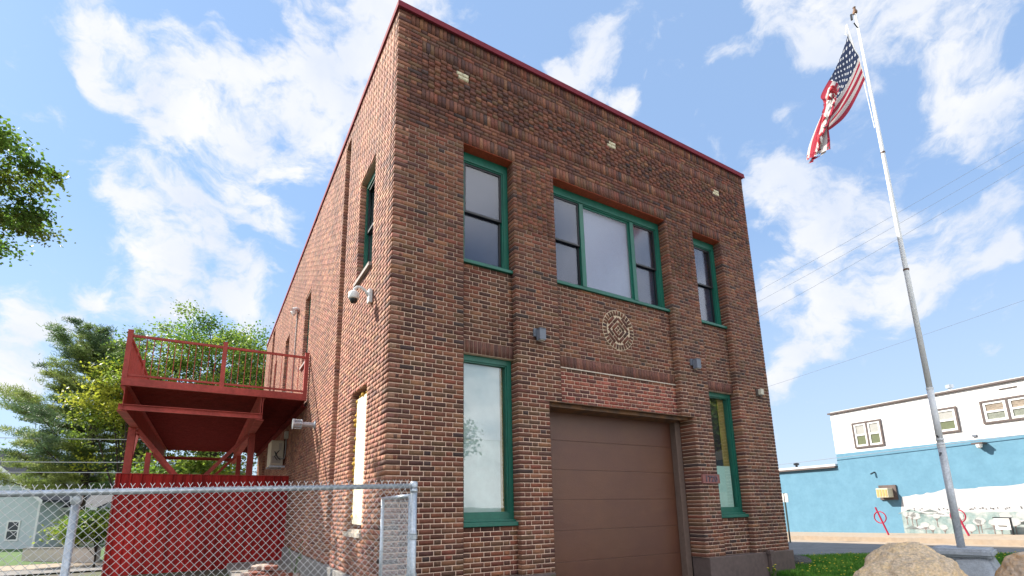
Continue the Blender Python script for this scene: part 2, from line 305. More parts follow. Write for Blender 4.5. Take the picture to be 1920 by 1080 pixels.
# ------------------------------------------------------------------ brickwork
H = .0675; Z0 = .44
def zk(k): return Z0 + k * H
class Bricks:
    def __init__(s): s.c = []; s.h = []; s.col = []; s.R = []   # boxes as 8 corners
    def add(s, mp, u0, u1, n0, n1, z0, z1, col):
        # n1 is the outer face; tiny random tilt
        t = [rnd.uniform(-.001, .001) for _ in range(4)]
        P = [(u0, n0, z0), (u1, n0, z0), (u1, n0, z1), (u0, n0, z1), (u0, n1 + t[0], z0), (u1, n1 + t[1], z0), (u1, n1 + t[2], z1), (u0, n1 + t[3], z1)]
        s.c.append([mp(*p) for p in P]); s.col.append(col); s.R.append(mp is side)
    def build(s, name, parent, mats):
        n = len(s.c); v = np.array(s.c, dtype=np.float32).reshape(-1, 3)
        q = np.array([(4, 5, 6, 7), (0, 4, 7, 3), (5, 1, 2, 6), (7, 6, 2, 3), (0, 1, 5, 4)])
        f = (q[None] + (np.arange(n) * 8)[:, None, None]).reshape(-1, 4)
        flip = np.repeat(np.array(s.R), 5); f[flip] = f[flip][:, ::-1]
        me = bpy.data.meshes.new(name)
        me.vertices.add(len(v)); me.vertices.foreach_set('co', v.ravel())
        me.loops.add(f.size); me.loops.foreach_set('vertex_index', f.ravel().astype(np.int32))
        me.polygons.add(len(f)); me.polygons.foreach_set('loop_start', np.arange(0, f.size, 4, dtype=np.int32)); me.polygons.foreach_set('loop_total', np.full(len(f), 4, dtype=np.int32))
        for m in mats: me.materials.append(m)
        ca = me.color_attributes.new('Col', 'FLOAT_COLOR', 'CORNER')
        cc = np.ones((n, 20, 4), dtype=np.float32); cc[:, :, :3] = np.array(s.col, dtype=np.float32)[:, None, :]
        ca.data.foreach_set('color', cc.ravel())
        me.update(calc_edges=True); me.validate()
        o = bpy.data.objects.new(name, me); COL.objects.link(o)
        if parent: put(o, parent)
        return o
def front(u, n, z): return (u, -n, z)
def side(u, n, z): return (-n, u, z)
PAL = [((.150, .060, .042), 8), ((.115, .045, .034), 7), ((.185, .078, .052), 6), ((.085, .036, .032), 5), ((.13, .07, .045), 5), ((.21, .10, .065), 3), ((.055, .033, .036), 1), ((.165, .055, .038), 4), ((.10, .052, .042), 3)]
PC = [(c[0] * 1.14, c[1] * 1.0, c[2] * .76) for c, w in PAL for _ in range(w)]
SPAL = [((.36, .155, .092), 6), ((.30, .12, .075), 6), ((.42, .20, .12), 4), ((.25, .10, .07), 3), ((.38, .15, .10), 4), ((.33, .17, .11), 3), ((.18, .075, .06), 1)]  # side wall bricks, lighter and tanner: sunlight put into the colour
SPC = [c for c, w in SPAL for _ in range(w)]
def bc(pal=None, k=1.0):
    c = rnd.choice(pal or PC); j = rnd.uniform(.82, 1.2) * k; return (c[0] * j, c[1] * j * rnd.uniform(.94, 1.06), c[2] * j * rnd.uniform(.92, 1.08))
def shift(k): return (k % 2) * .1575
def course(B, mp, k, u0, u1, n1, depth, holes=(), pal=None, lo=None, bright=1.0):
    """one course of Flemish bond, clipped to u0..u1 and to the openings"""
    z0, z1 = zk(k) + .0058, zk(k + 1) - .0058
    spans = [(u0, u1)]
    for (a, b_, c0, c1) in holes:
        if c0 < (z0 + z1) / 2 < c1:
            ns = []
            for (s0, s1) in spans:
                if b_ <= s0 or a >= s1: ns.append((s0, s1)); continue
                if a > s0: ns.append((s0, a))
                if b_ < s1: ns.append((b_, s1))
            spans = ns
    for (s0, s1) in spans:
        i = math.floor((s0 - shift(k)) / .315) - 1
        cells = []
        while True:
            base = i * .315 + shift(k)
            if base > s1: break
            for (a, b_) in ((base, base + .21), (base + .21, base + .315)):
                a2, b2 = max(a, s0), min(b_, s1)
                if b2 - a2 > .001: cells.append([a2, b2])
            i += 1
        # merge slivers
        out = []
        for cst in cells:
            if out and (cst[1] - cst[0] < .045 or out[-1][1] - out[-1][0] < .045): out[-1][1] = cst[1]
            else: out.append(cst)
        for (a, b_) in out:
            a3 = a + (.005 if a > s0 + 1e-4 else 0); b3 = b_ - (.005 if b_ < s1 - 1e-4 else 0)
            jj = rnd.uniform(-.0015, .0015)
            B.add(mp, a3 + rnd.uniform(0, .002), b3 - rnd.uniform(0, .002), n1 - depth, n1 + jj, z0 + rnd.uniform(-.0012, .0012), z1 + rnd.uniform(-.0012, .0012), bc(pal, bright))
def soldier(B, mp, u0, u1, k0, k1, n1, depth, pal=None, bright=1.0):
    n = max(1, round((u1 - u0) / .0675)); w = (u1 - u0) / n
    for i in range(n):
        B.add(mp, u0 + i * w + .004, u0 + (i + 1) * w - .004, n1 - depth, n1 + rnd.uniform(-.002, .003), zk(k0) + .004, zk(k1) - .004, bc(pal, bright))
def textured(B, mp, u0, u1, k0, k1, n1, depth, skip=()):
    n = max(1, round((u1 - u0) / .105)); w = (u1 - u0) / n
    for k in range(k0, k1):
        for i in range(n):
            c = u0 + (i + .5) * w
            if any(a < c < b_ and p <= k < q for (a, b_, p, q) in skip): continue
            pj = .010 if (i + k) % 2 == 0 else -.002
            B.add(mp, u0 + i * w + .004, u0 + (i + 1) * w - .004, n1 - depth, n1 + pj + rnd.uniform(-.002, .002), zk(k) + .005, zk(k + 1) - .005, bc())

W, DEP, KT = 8.5, 19.0, 127
BAY = [(1.11, 2.02), (2.85, 5.65), (6.48, 7.39)]
fire = thing('brick_building', (W / 2, 9.5, 0), 'two storey brown brick building with green window frames and a wide brown garage door', 'building')
B = Bricks(); MO = MB()
def mortar(x0, x1, y0, y1, z0, z1, m=MORTAR): MO.box(x0, x1, y0, y1, z0, z1, m)
REC = .10
cream = [(.98, 1.20), (4.20, 4.42), (7.33, 7.55)]
texp = [(2.09, 2.78), (5.72, 6.41)]
KD = 38                                         # door head course
for k in range(0, KT):
    # ends interlock with the side wall
    ua = 0 if k % 2 == 0 else .105
    wid = [(ua, 1.11)]
    if k < 98:
        r2 = (2.02, 2.85) if k >= KD else (2.02, 2.60)
        r3 = (5.65, 6.48) if k >= KD else (5.94, 6.48)
        for (a, b_) in [(ua, 1.11), r2, r3, (7.39, W)]:
            hs = []
            if 80 <= k < 97:
                for (p, q) in texp:
                    if a < p < b_: hs.append((p, q, zk(80), zk(97)))
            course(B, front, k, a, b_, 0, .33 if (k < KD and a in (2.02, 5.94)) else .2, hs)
    else:
        hs = []
        if k < 101: hs += [(a - .05, b_ + .05, zk(98), zk(101)) for a, b_ in BAY]
        if 105 <= k < 121: hs.append((.39, 8.11, zk(105), zk(121)))
        if k >= 124: hs.append((.2, W, zk(124), zk(127)))
        course(B, front, k, ua, W, 0, .2, hs)
for a, b_ in BAY: soldier(B, front, a - .05, b_ + .05, 98, 101, 0, .09)
soldier(B, front, .2, W, 124, 127, .003, .1)
soldier(B, front, .39, 8.11, 118, 121, .003, .1); soldier(B, front, .39, 8.11, 105, 108, .003, .1)
textured(B, front, .39, 8.11, 108, 118, 0, .1, [(a, b_, 115, 117) for a, b_ in cream])
for a, b_ in texp: textured(B, front, a, b_, 80, 97, 0, .1)
for a, b_ in cream:
    for k in (115, 116):
        for i in range(2):
            u = a + i * (b_ - a) / 2; B.add(front, u + .004, u + (b_ - a) / 2 - .004, -.1, .006, zk(k) + .005, zk(k + 1) - .005, (.62, .55, .37))
# recessed bays
RED = [(.30, .075, .045), (.26, .07, .045), (.22, .06, .04), (.33, .10, .06), (.15, .05, .038)]
for i, (a, b_) in enumerate(BAY):
    top = 69
    if i == 1:
        for k in range(KD, 47): course(B, front, k, a, b_, -REC, .1, pal=RED if k < 46 else None)
    else:
        for k in range(0, 10): course(B, front, k, a, b_, -REC, .1)
    soldier(B, front, a, b_, 47, 50, -REC + .002, .1, pal=[(.17, .065, .042), (.14, .055, .038), (.20, .08, .05)])
    hs = []
    for k in range(50, 68 if i != 1 else 69):
        if i == 1:
            zc = (zk(k) + zk(k + 1)) / 2; d = .362 ** 2 - (zc - 4.475) ** 2
            hs = [(4.262 - math.sqrt(d), 4.262 + math.sqrt(d), 0, 99)] if d > 0 else []
        course(B, front, k, a, b_, -REC, .1, hs)
# roundel of radiating bricks round a diamond of bricks
Bm = Bricks(); mc = (4.262, 4.475)
def rotbrick(cx, cz, L_, w_, ang, col):
    ca, sa = math.cos(ang), math.sin(ang)
    def mp(u, n, z): return (mc[0] + cx + u * ca - z * sa, -n, mc[1] + cz + u * sa + z * ca)
    Bm.add(mp, -L_ / 2, L_ / 2, -REC - .08, -REC + .008, -w_ / 2, w_ / 2, col)
for i in range(32):
    t = 2 * math.pi * i / 32 + .05; rotbrick(.322 * math.cos(t), .322 * math.sin(t), .088, .046, t, bc(None, .8))
def diamond(h, w_, n):      # ring of bricks in a square turned 45 degrees
    for q in range(4):
        t0 = math.pi / 4 + q * math.pi / 2
        for j in range(n):
            Lb = (2 * h - w_) / n
            off = -h + w_ + Lb * (j + .5) - .0
            px_ = off - w_ / 2 + 0; d_ = h - w_ / 2
            x = math.cos(t0) * d_ - math.sin(t0) * (off - w_ * .5); z = math.sin(t0) * d_ + math.cos(t0) * (off - w_ * .5)
            rotbrick(x, z, Lb - .014, w_ - .015, t0 + math.pi / 2, bc(None, .85))
diamond(.199, .066, 2); diamond(.131, .066, 1)
for sx in (-1, 1):
    for sz in (-1, 1):
        t0 = math.pi / 4; x = sx * .0315; z = sz * .0315
        rotbrick(x * math.cos(t0) - z * math.sin(t0), x * math.sin(t0) + z * math.cos(t0), .047, .047, t0, bc(None, .8))
for q in range(4):
    t = math.pi / 4 + q * math.pi / 2; rotbrick(math.cos(t) * .235, math.sin(t) * .235, .055, .20, t, bc(None, .85))
med = Bm.build('brick_roundel', fire, [BRICK])
b = MB(); b.lathe((mc[0], REC + .008, mc[1]), [(.0, .0105), (.378, .0105), (.378, -.02)], mat('roundel_mortar', (.62, .48, .34), .9, var=.3, scale=20), 40, (0, -1, 0)); put(b.build('pale_mortar_bed'), med)
# mortar and core behind the facade
g_ = .006
for (x0, x1, z0, z1) in [(.02, 1.104, Z0, zk(98)), (2.026, 2.844, zk(KD), zk(98)), (2.026, 2.594, Z0, zk(KD)), (5.656, 6.474, zk(KD), zk(98)), (5.946, 6.474, Z0, zk(KD)), (7.396, W - .008, Z0, zk(98)), (.02, W - .008, zk(98) + .006, zk(KT))]:
    zm_ = zk(98) + .007                                    # flush pale joints low down, deeper raked joints above
    if z1 > zm_ > z0: mortar(x0, x1, .0055, .32, z0, zm_)
    else: mortar(x0, x1, .011 if z0 > zm_ - .01 else .0055, .32, z0, z1)
for i, (a, b_) in enumerate(BAY):
    if i == 1: mortar(a - .02, b_ + .02, REC + .0055, .31, zk(KD) + .001, zk(69) - .002)
    else:
        mortar(a - .02, b_ + .02, REC + .005, .31, Z0 + .001, zk(10) - .01); mortar(a - .02, b_ + .02, REC + .005, .31, zk(47) - .001, zk(68) - .002)
mortar(2.84, 5.66, REC - .012, REC + .009, zk(47) - .012, zk(47) + .006, mat('pale_mortar', (.6, .5, .4)))   # thick pale joint below the soldiers
# side wall: grooves and openings
HS = [(1.0, 1.93, 5.10, 7.11), (.98, 1.88, 1.05, 3.24), (6.76, 7.63, 5.05, 7.09), (10.64, 11.6, 5.05, 7.06), (14.0, 14.8, 5.05, 7.06), (2.89, 3.31, 0, 8.78), (15.55, 16.45, 0, 8.85)]
for k in range(0, KT):
    ua = .205 if k % 2 == 0 else 0
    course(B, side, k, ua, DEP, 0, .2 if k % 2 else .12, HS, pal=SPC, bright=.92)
for (p, q, c0, c1) in HS[5:]:                      # back of the grooves, corbelled shut at the top
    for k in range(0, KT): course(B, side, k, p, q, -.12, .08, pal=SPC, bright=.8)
    for j, kk in enumerate(range(123, 126)): course(B, side, kk, p, q, -.085 + .03 * j, .05, bright=1.0)
for (p, q, c0, c1) in HS[:5]:
    if c0 > 1.0:
        k1 = round((c1 - Z0) / H)
us = [.02, .98, 1.0, 1.88, 1.93, 2.89, 3.31, 6.76, 7.63, 10.64, 11.6, 14.0, 14.8, 15.55, 16.45, DEP]
for i in range(len(us) - 1):
    a, c = us[i], us[i + 1]; m_ = (a + c) / 2
    cuts = sorted([(h0, h1) for (p, q, h0, h1) in HS[:5] if p < m_ < q]); z = Z0
    groove = any(p < m_ < q for (p, q, h0, h1) in HS[5:])
    xo = .13 if groove else .015
    e0_ = .007 if any(abs(a - q[1]) < 1e-6 for q in HS) else 0; e1_ = .007 if any(abs(c - q[0]) < 1e-6 for q in HS) else 0
    if groove: e0_ = e1_ = -.02
    for (h0, h1) in cuts + [(zk(KT), None)]:
        if h0 > z: MO.box(xo, .33, a + e0_, c - e1_, z, h0, MORTAR)
        z = h1
wall = B.build('brick_wall', fire, [BRICK])
mo = MO.build('mortar_core'); put(mo, wall)
mb = MB(); mb.box(.5, W - .3, .55, DEP - .2, .02, zk(KT) - .5, DARKIN); mb.box(.33, .5, .33, DEP, .02, zk(KT) - .3, MORTAR); mb.box(W - .3, W - .02, .33, DEP, 0.02, zk(KT), BRICK if False else mat('plain_brick', (.16, .075, .055), .85, var=.3, scale=8)); mb.box(.34, W - .02, DEP - .2, DEP - .002, 0.02, zk(KT), MATS['plain_brick']); mb.box(.34, W - .34, .5, DEP - .2, zk(KT) - .5, zk(KT) - .4, mat('roofing', (.08, .08, .08)))
put(mb.build('inner_shell'), wall)
mb = MB(); zt = zk(KT)
for q in ((-.03, W + .06, -.045, .33), (-.03, W + .06, DEP - .3, DEP + .03)): mb.box(q[0], q[1], q[2], q[3], zt + .001, zt + .095, COPING)
for q in ((-.03, .33, .332, DEP - .302), (W - .3, W + .06, .332, DEP - .302)): mb.box(q[0], q[1], q[2], q[3], zt + .001, zt + .093, COPING)
mb.box(-.034, W + .064, -.052, -.04, zt - .012, zt + .03, COPING)
mb.build('coping', fire)
for q in ((-.045, 2.575), (5.965, W + .06)): mb = MB(); mb.box(q[0], q[1], -.05, .34, -.3, Z0 - .002, PLINTH); mb.build('plinth', fire, bevel=.012)
mb = MB()
mb.box(-.045, .3, .342, DEP, -.3, Z0 - .003, mat('grey_plinth', (.25, .235, .22), .9, var=.15, bump=.3))
pl_ = mb.build('plinth', fire, bevel=.012)
mb = MB(); mb.box(7.66, 7.74, -.13, -.055, .0, .40, PLINTH); mb.box(7.63, 7.77, -.14, -.06, .40, .48, PLINTH); mb.build('drain_pipe', fire, bevel=.01)
# steel over openings
for a, b_ in BAY: mb = MB(); mb.box(a - .04, b_ + .04, .012, .2, zk(98) - .012, zk(98) - .001, RUST); mb.build('lintel_angle', fire)
mb = MB(); mb.box(2.56, 5.70, .075, .34, zk(KD) - .075, zk(KD) - .063, BROWNSTEEL); mb.box(2.52, 5.99, -.004, .33, zk(KD) - .014, zk(KD) - .002, BROWNSTEEL); mb.box(2.62, 5.93, .10, .112, zk(KD) - .062, zk(KD) + .01, BROWNSTEEL)
mb.box(2.605, 5.935, .335, .46, zk(KD) - .072, zk(KD) - .02, BROWNSTEEL)
mb.build('door_lintel', fire)
# garage door
gd = MB(); zb, ztp = 0.02, zk(KD) - .06; n = 6; ph = (ztp - zb) / n
for i in range(n):
    z0 = zb + i * ph; gd.box(2.66, 5.86, .46, .51, z0 + .003, z0 + ph - .003, DOORM); gd.box(2.66, 5.86, .468, .50, z0 + ph - .008, z0 + ph + .008, DOORM)
gdo = gd.build('garage_door', fire, bevel=.003)
for q in ((5.80, 5.9385), (2.603, 2.66)):
    mb = MB(); mb.box(q[0], q[1], .33, .455, .0, zk(KD) - .076, DOORFR); put(mb.build('frame'), gdo)

# facade windows
def sash(parent, x0, x1, y, z0, z1, w=.04, m=SASH, name='sash', gm=None):
    s = MB(); s.box(x0, x0 + w, y, y + .03, z0, z1, m); s.box(x1 - w, x1, y, y + .03, z0, z1, m); s.box(x0 + w, x1 - w, y, y + .03, z0, z0 + w, m); s.box(x0 + w, x1 - w, y, y + .03, z1 - w, z1, m)
    put(s.build(name), parent)
    g = MB(); g.box(x0 + w - .002, x1 - w + .002, y + .012, y + .017, z0 + w - .002, z1 - w + .002, gm or GLASS); put(g.build('pane'), parent)
def frame_mb(x0, x1, z0, z1, ws, wt_, wb, mull=()):
    s = MB(); s.box(x0, x0 + ws, .18, .3, z0, z1, GREEN); s.box(x1 - ws, x1, .18, .3, z0, z1, GREEN)
    s.box(x0 + ws, x1 - ws, .182, .3, z1 - wt_, z1, GREEN); s.box(x0 + ws, x1 - ws, .182, .3, z0, z0 + wb, GREEN)
    s.box(x0 + ws, x0 + ws + .02, .2, .29, z0 + wb, z1 - wt_, GREEN); s.box(x1 - ws - .02, x1 - ws, .2, .29, z0 + wb, z1 - wt_, GREEN); s.box(x0 + ws + .02, x1 - ws - .02, .2, .29, z1 - wt_ - .02, z1 - wt_, GREEN); s.box(x0 + ws + .02, x1 - ws - .02, .2, .29, z0 + wb, z0 + wb + .02, GREEN)
    for mx in mull: s.box(mx - .045, mx + .045, .19, .3, z0 + wb + .02, z1 - wt_ - .02, GREEN)
    return s
def sill(parent, x0, x1, z, h=.05):
    s = MB(); s.box(x0 - .0, x1 + .0, .055, .19, z, z + h, GREEN); s.box(x0, x1, .12, .185, z + h, z + h + .03, GREEN); o = s.build('sill', bevel=.006); put(o, parent)
def backing(parent, x0, x1, z0, z1, m, name='blind', y=.295):
    s = MB(); s.box(x0, x1, y, y + .006, z0, z1, m); put(s.build(name), parent)
def dbl(parent, x0, x1, z0, z1, zm, bm=BLIND2):
    sash(parent, x0, x1, .215, zm - .03, z1, .032, gm=SCREEN); sash(parent, x0, x1, .25, z0, zm + .03, .032, gm=SCREEN)
    backing(parent, x0, x1, z0, z1, bm)
zt_, zb_ = zk(98) - .014, zk(68) + .002
for i in (0, 2):
    a, b_ = BAY[i]; f = frame_mb(a + .004, b_ - .004, zb_ + .05, zt_, .085, .15, .07).build('window', fire)
    f['label'] = 'upper green sash window at the left of the facade' if i == 0 else 'narrow upper green sash window at the right of the facade'
    dbl(f, a + .11, b_ - .11, zb_ + .14, zt_ - .17, 6.02); sill(f, a + .004, b_ - .004, zb_)
    a2, b2 = a + .004, b_ - .004; z0, z1 = zk(10) + .03, zk(47) - .004
    f = frame_mb(a2, b2, z0 + .05, z1, .075, .085, .1).build('window', fire)
    f['label'] = 'tall lower green window with a pale blind' if i == 0 else 'tall lower green window with pale paper on its lower half'
    s = MB(); s.box(a2 + .095, b2 - .095, .245, .25, z0 + .165, z1 - .1, GLASS); put(s.build('pane'), f); sill(f, a2, b2, z0 - .028, .06)
    zs_ = z0 + .16
    if i == 0:
        backing(f, a2 + .09, b2 - .165, 2.36, z1 - .11, BLIND, y=.262); backing(f, a2 + .09, b2 - .165, zs_, 2.365, mat('blind_lower', (.40, .52, .49), .8, var=.1, scale=3), 'lower_blind', y=.27)
        backing(f, a2 + .08, b2 - .08, zs_ - .01, z1 - .08, YELLOWIN, 'curtain', y=.30)
    else:
        backing(f, a2 + .09, b2 - .14, zs_, 2.12, PAPER, 'paper_sheet', y=.262); backing(f, a2 + .08, b2 - .08, zs_ - .01, z1 - .08, DARKIN, 'dark_interior_sheet', y=.32); backing(f, b2 - .28, b2 - .08, zs_ - .01, z1 - .08, YELLOWIN, 'curtain', y=.30)  # dark sheet behind the glass, the unlit room's shade put into its colour
a, b_ = BAY[1]; zc_ = zk(69) + .002
f = frame_mb(a + .004, b_ - .004, zc_ + .03, zt_, .09, .15, .07, (3.62, 4.89)).build('window', fire); f['label'] = 'wide three part green window over the garage door'
dbl(f, a + .115, 3.575, zc_ + .12, zt_ - .17, 6.03); dbl(f, 4.935, b_ - .115, zc_ + .12, zt_ - .17, 6.03)
sash(f, 3.665, 4.845, .225, zc_ + .12, zt_ - .17, .03, GREEN, 'fixed_sash', gm=FILM); backing(f, 3.66, 4.85, zc_ + .12, zt_ - .17, BLIND3)
sill(f, a + .004, b_ - .004, zc_ - .02)
# side windows
def side_window(y0, y1, z0, z1, lab):
    s = MB(); x0, x1 = .10, .2
    s.box(x0, x1, y0, y0 + .07, z0, z1, GREEN); s.box(x0, x1, y1 - .07, y1, z0, z1, GREEN); s.box(x0, x1, y0 + .07, y1 - .07, z1 - .1, z1, GREEN); s.box(x0, x1, y0 + .07, y1 - .07, z0, z0 + .06, GREEN)
    f = s.build('window', fire); f['label'] = lab
    s = MB(); zm = (z0 + z1) / 2
    for (q0, q1, xx) in ((zm - .02, z1 - .1, .125), (z0 + .06, zm + .02, .155)):
        s.box(xx, xx + .03, y0 + .07, y0 + .11, q0, q1, SASH); s.box(xx, xx + .03, y1 - .11, y1 - .07, q0, q1, SASH); s.box(xx, xx + .03, y0 + .11, y1 - .11, q0, q0 + .04, SASH); s.box(xx, xx + .03, y0 + .11, y1 - .11, q1 - .04, q1, SASH)
    put(s.build('sash'), f)
    s = MB(); s.box(.165, .17, y0 + .08, y1 - .08, z0 + .07, z1 - .1, GLASS); put(s.build('pane'), f)
    s = MB(); s.box(.22, .23, y0, y1, z0, z1, BLIND2); put(s.build('blind'), f)
    s = MB(); s.box(-.05, .12, y0 - .01, y1 + .01, z0 - .06, z0 - .003, mat('stone_sill', (.30, .26, .24), .8)); put(s.build('sill'), f)
side_window(1.004, 1.926, 5.17, 7.10, 'upper side window nearest the corner, above the white camera')
side_window(6.764, 7.626, 5.1, 7.08, 'side window just past the balcony railing corner'); side_window(10.644, 11.596, 5.1, 7.05, 'narrow side window behind the railing'); side_window(14.004, 14.796, 5.1, 7.05, 'farthest side window behind the railing')
# boarded window with foam
OSB = mat('boarding', (.74, .66, .50), .8, var=.05, scale=3); FOAM = mat('yellow_foam', (.62, .36, .05), .85, var=.3, scale=15)
s = MB(); s.box(.075, .09, .984, 1.80, 1.16, 3.12, OSB); s.box(.06, .074, .984, 1.5, 1.16, 1.4, OSB); bo = s.build('window_boarding', fire); bo['label'] = 'cream boarding sealed with yellow foam in the lower side opening'
s = MB()
for i in range(60):
    z = rnd.uniform(1.2, 3.15); r = rnd.uniform(.015, .04); y = 1.80 + rnd.uniform(-.01, .05); xx = rnd.uniform(.07, .11)
    s.lathe((xx, y, z), [(0, -r), (r * .8, -r * .5), (r, 0), (r * .7, r * .6), (0, r)], FOAM, 6)
for i in range(16):
    y = rnd.uniform(1.0, 1.8); r = rnd.uniform(.02, .04); s.lathe((rnd.uniform(.07, .11), y, 3.14), [(0, -r), (r * .8, -r * .5), (r, 0), (r * .7, r * .6), (0, r)], FOAM, 6)
fo_m = s.build('foam', smooth=True); put(fo_m, bo); tag(fo_m, kind='stuff')
s = MB(); s.box(.2, .21, .98, 1.88, 1.05, 3.24, mat('rusty_reveal', (.25, .06, .02), .8, var=.4, scale=12)); s.box(-.0, .2, .981, 1.879, 3.225, 3.238, RUST); put(s.build('reveal'), bo)
s = MB(); s.box(-.035, .12, .95, 1.9, .99, 1.05, mat('broken_sill', (.55, .47, .38), .9, var=.35, scale=12, bump=.8)); s.box(.0, .09, 1.1, 1.7, 1.05, 1.09, MATS['broken_sill']); put(s.build('sill'), bo)

# ------------------------------------------------------------------ small things on the walls
def wall_light(x, z, lab):
    o = thing('wall_light', (x, -.0, z), lab, 'wall light', 'grey lights on the brick piers')
    s = MB(); s.box(x - .06, x + .06, -.13, -.03, z - .09, z + .09, GREYB); s.box(x - .065, x + .065, -.138, -.025, z + .09, z + .10, GREYB); s.build('housing', o, bevel=.012)
    s = MB(); s.box(x - .045, x + .045, -.12, -.045, z - .097, z - .09, mat('frosted_lens', (.6, .6, .55), .4)); s.build('lens', o)
    s = MB(); s.box(x - .1, x + .02, -.03, .002, z - .02, z + .11, GREYB); s.build('back_plate', o)
wall_light(2.43, 4.03, 'grey box light on the brick pier left of the roundel'); wall_light(6.10, 4.04, 'grey box light on the brick pier right of the roundel')
o = thing('sensor_box', (8.1, 0, 3.7), 'small pale sensor box near the right edge of the brick facade', 'sensor')
s = MB(); s.box(8.06, 8.16, -.10, -.03, 3.63, 3.76, mat('cream_plastic', (.6, .56, .45), .5)); s.build('casing', o, bevel=.008)
s = MB(); s.box(8.02, 8.2, -.03, .003, 3.61, 3.76, mat('bronze_plate', (.09, .07, .06), .5)); s.build('back_plate', o)
pq = thing('number_plaque', (6.24, 0, 1.84), 'dusty pink house number plaque reading 1720 beside the garage door', 'plaque')
PINK = mat('pink_plaque', (.30, .115, .10), .6, var=.25, scale=14)
s = MB(); s.box(6.0, 6.475, -.035, -.002, 1.755, 1.925, PINK); s.box(6.0, 6.475, -.042, -.034, 1.755, 1.768, PINK); s.box(6.0, 6.475, -.042, -.034, 1.912, 1.925, PINK); s.box(6.0, 6.012, -.042, -.034, 1.768, 1.912, PINK); s.box(6.463, 6.475, -.042, -.034, 1.768, 1.912, PINK); s.build('plate', pq)
tcv = bpy.data.curves.new('numerals', 'FONT'); tcv.body = '1720'; tcv.size = .155; tcv.extrude = .006; tcv.align_x = 'CENTER'; tcv.space_character = 1.15; tcv.offset = .003
to = bpy.data.objects.new('tmp', tcv); COL.objects.link(to); bpy.context.view_layer.update()
me = bpy.data.meshes.new_from_object(to.evaluated_get(bpy.context.evaluated_depsgraph_get())); bpy.data.objects.remove(to)
me.materials.clear(); me.materials.append(mat('numeral_grey', (.12, .085, .11), .5)); no = bpy.data.objects.new('numerals', me); COL.objects.link(no)
no.parent = pq; no.location = (-.005, -.042, -.052); no.rotation_euler = (R(90), 0, 0)
# dome camera on a bent arm
dc = thing('security_camera', (-.24, .9, 4.5), 'white dome camera on a curved arm below the upper side window', 'camera')
s = MB(); s.box(-.06, -.002, .86, .97, 4.44, 4.66, WHITEP); s.build('mount', dc, bevel=.012)
s = MB(); s.tube([(-.05, .915, 4.55), (-.10, .915, 4.63), (-.17, .915, 4.67), (-.23, .915, 4.66), (-.265, .915, 4.62), (-.27, .915, 4.57)], .021, WHITEP, 10); s.build('arm', dc, smooth=True)
s = MB(); s.lathe((-.27, .915, 4.47), [(0, .11), (.05, .11), (.075, .09), (.08, .05), (.082, 0), (.075, -.012), (0, -.012)], WHITEP, 20); s.build('housing', dc, smooth=True)
s = MB(); s.lathe((-.27, .915, 4.455), [(.06, 0), (.055, -.035), (.035, -.058), (0, -.066)], mat('dark_dome', (.02, .02, .025), .08), 16); s.build('dome', dc, smooth=True)
# flue vent
fv = thing('flue_vent', (0, 5.05, 3.18), 'grey metal flue vent sticking out of the side wall under the balcony', 'vent')
s = MB(); s.lathe((0, 5.05, 3.18), [(.10, 0.002), (.10, .02), (.055, .021), (.055, .27)], GALV, 20, (-1, 0, 0)); s.build('pipe', fv, smooth=False)
s = MB(); s.lathe((0, 5.05, 3.18), [(.06, .26), (.105, .27), (.105, .29), (.075, .30), (.075, .42), (.11, .43), (.11, .455), (0, .456)], GALV, 20, (-1, 0, 0))
for i in range(8):
    t = i * math.pi / 4; s.box(-.43, -.28, -.006, .006, .078, .104, GALV, T=lambda p, t=t: (p[0], 5.05 + p[1] * math.cos(t) - p[2] * math.sin(t), 3.18 + p[1] * math.sin(t) + p[2] * math.cos(t)))
s.build('cap', fv)
# floodlight and conduit
fl = thing('flood_light', (-.1, 8.98, 7.2), 'small twin floodlight high on the side wall between two windows', 'floodlight')
for dy in (-.14, .14):
    s = MB(); s.lathe((-.12, 8.98 + dy, 7.2), [(0, -.1), (.05, -.09), (.08, .03), (.085, .06), (0, .05)], WHITEP, 12, (-.6, dy, -.5)); s.build('lamp_head', fl)
s = MB(); s.box(-.06, -.002, 8.9, 9.06, 7.18, 7.3, WHITEP); s.build('base', fl)
s = MB(); s.tube([(-.025, 9.0, 7.18), (-.025, 9.0, 4.2)], .018, mat('grey_conduit', (.4, .36, .33), .5), 6); s.build('conduit', fl)
# split unit
ac = thing('split_air_conditioner', (-.22, 9.6, 2.6), 'beige air conditioner unit hanging on the side wall under the balcony', 'air conditioner')
BEI = mat('beige_casing', (.62, .58, .45), .5, var=.06)
s = MB(); s.box(-.40, -.06, 9.5, 10.4, 2.66, 3.38, BEI); s.build('casing', ac, bevel=.02)
s = MB(); s.box(-.36, -.13, 9.485, 9.499, 2.72, 2.92, mat('valve_cover', (.45, .42, .36), .5)); s.build('valve_cover', ac); s = MB(); s.box(-.2, -.12, 9.485, 9.499, 3.1, 3.3, MATS['valve_cover']); s.build('warning_label', ac)
s = MB(); s.tube([(-.3, 9.48, 3.05), (-.26, 9.44, 2.95), (-.2, 9.43, 2.86), (-.14, 9.44, 2.82)], .014, SASH, 6); s.tube([(-.18, 9.48, 3.08), (-.24, 9.43, 3.02), (-.3, 9.44, 2.9), (-.22, 9.45, 2.8)], .012, SASH, 6); s.tube([(-.02, 9.47, 3.5), (-.02, 9.46, 3.0), (-.05, 9.46, 2.85), (-.14, 9.45, 2.84)], .018, mat('grey_hose', (.35, .35, .35), .6), 8); s.build('hose', ac)
for y_ in (9.52, 10.3):
    s = MB(); s.box(-.42, 0, y_, y_ + .04, 2.60, 2.655, GALV); s.build('bracket', ac)
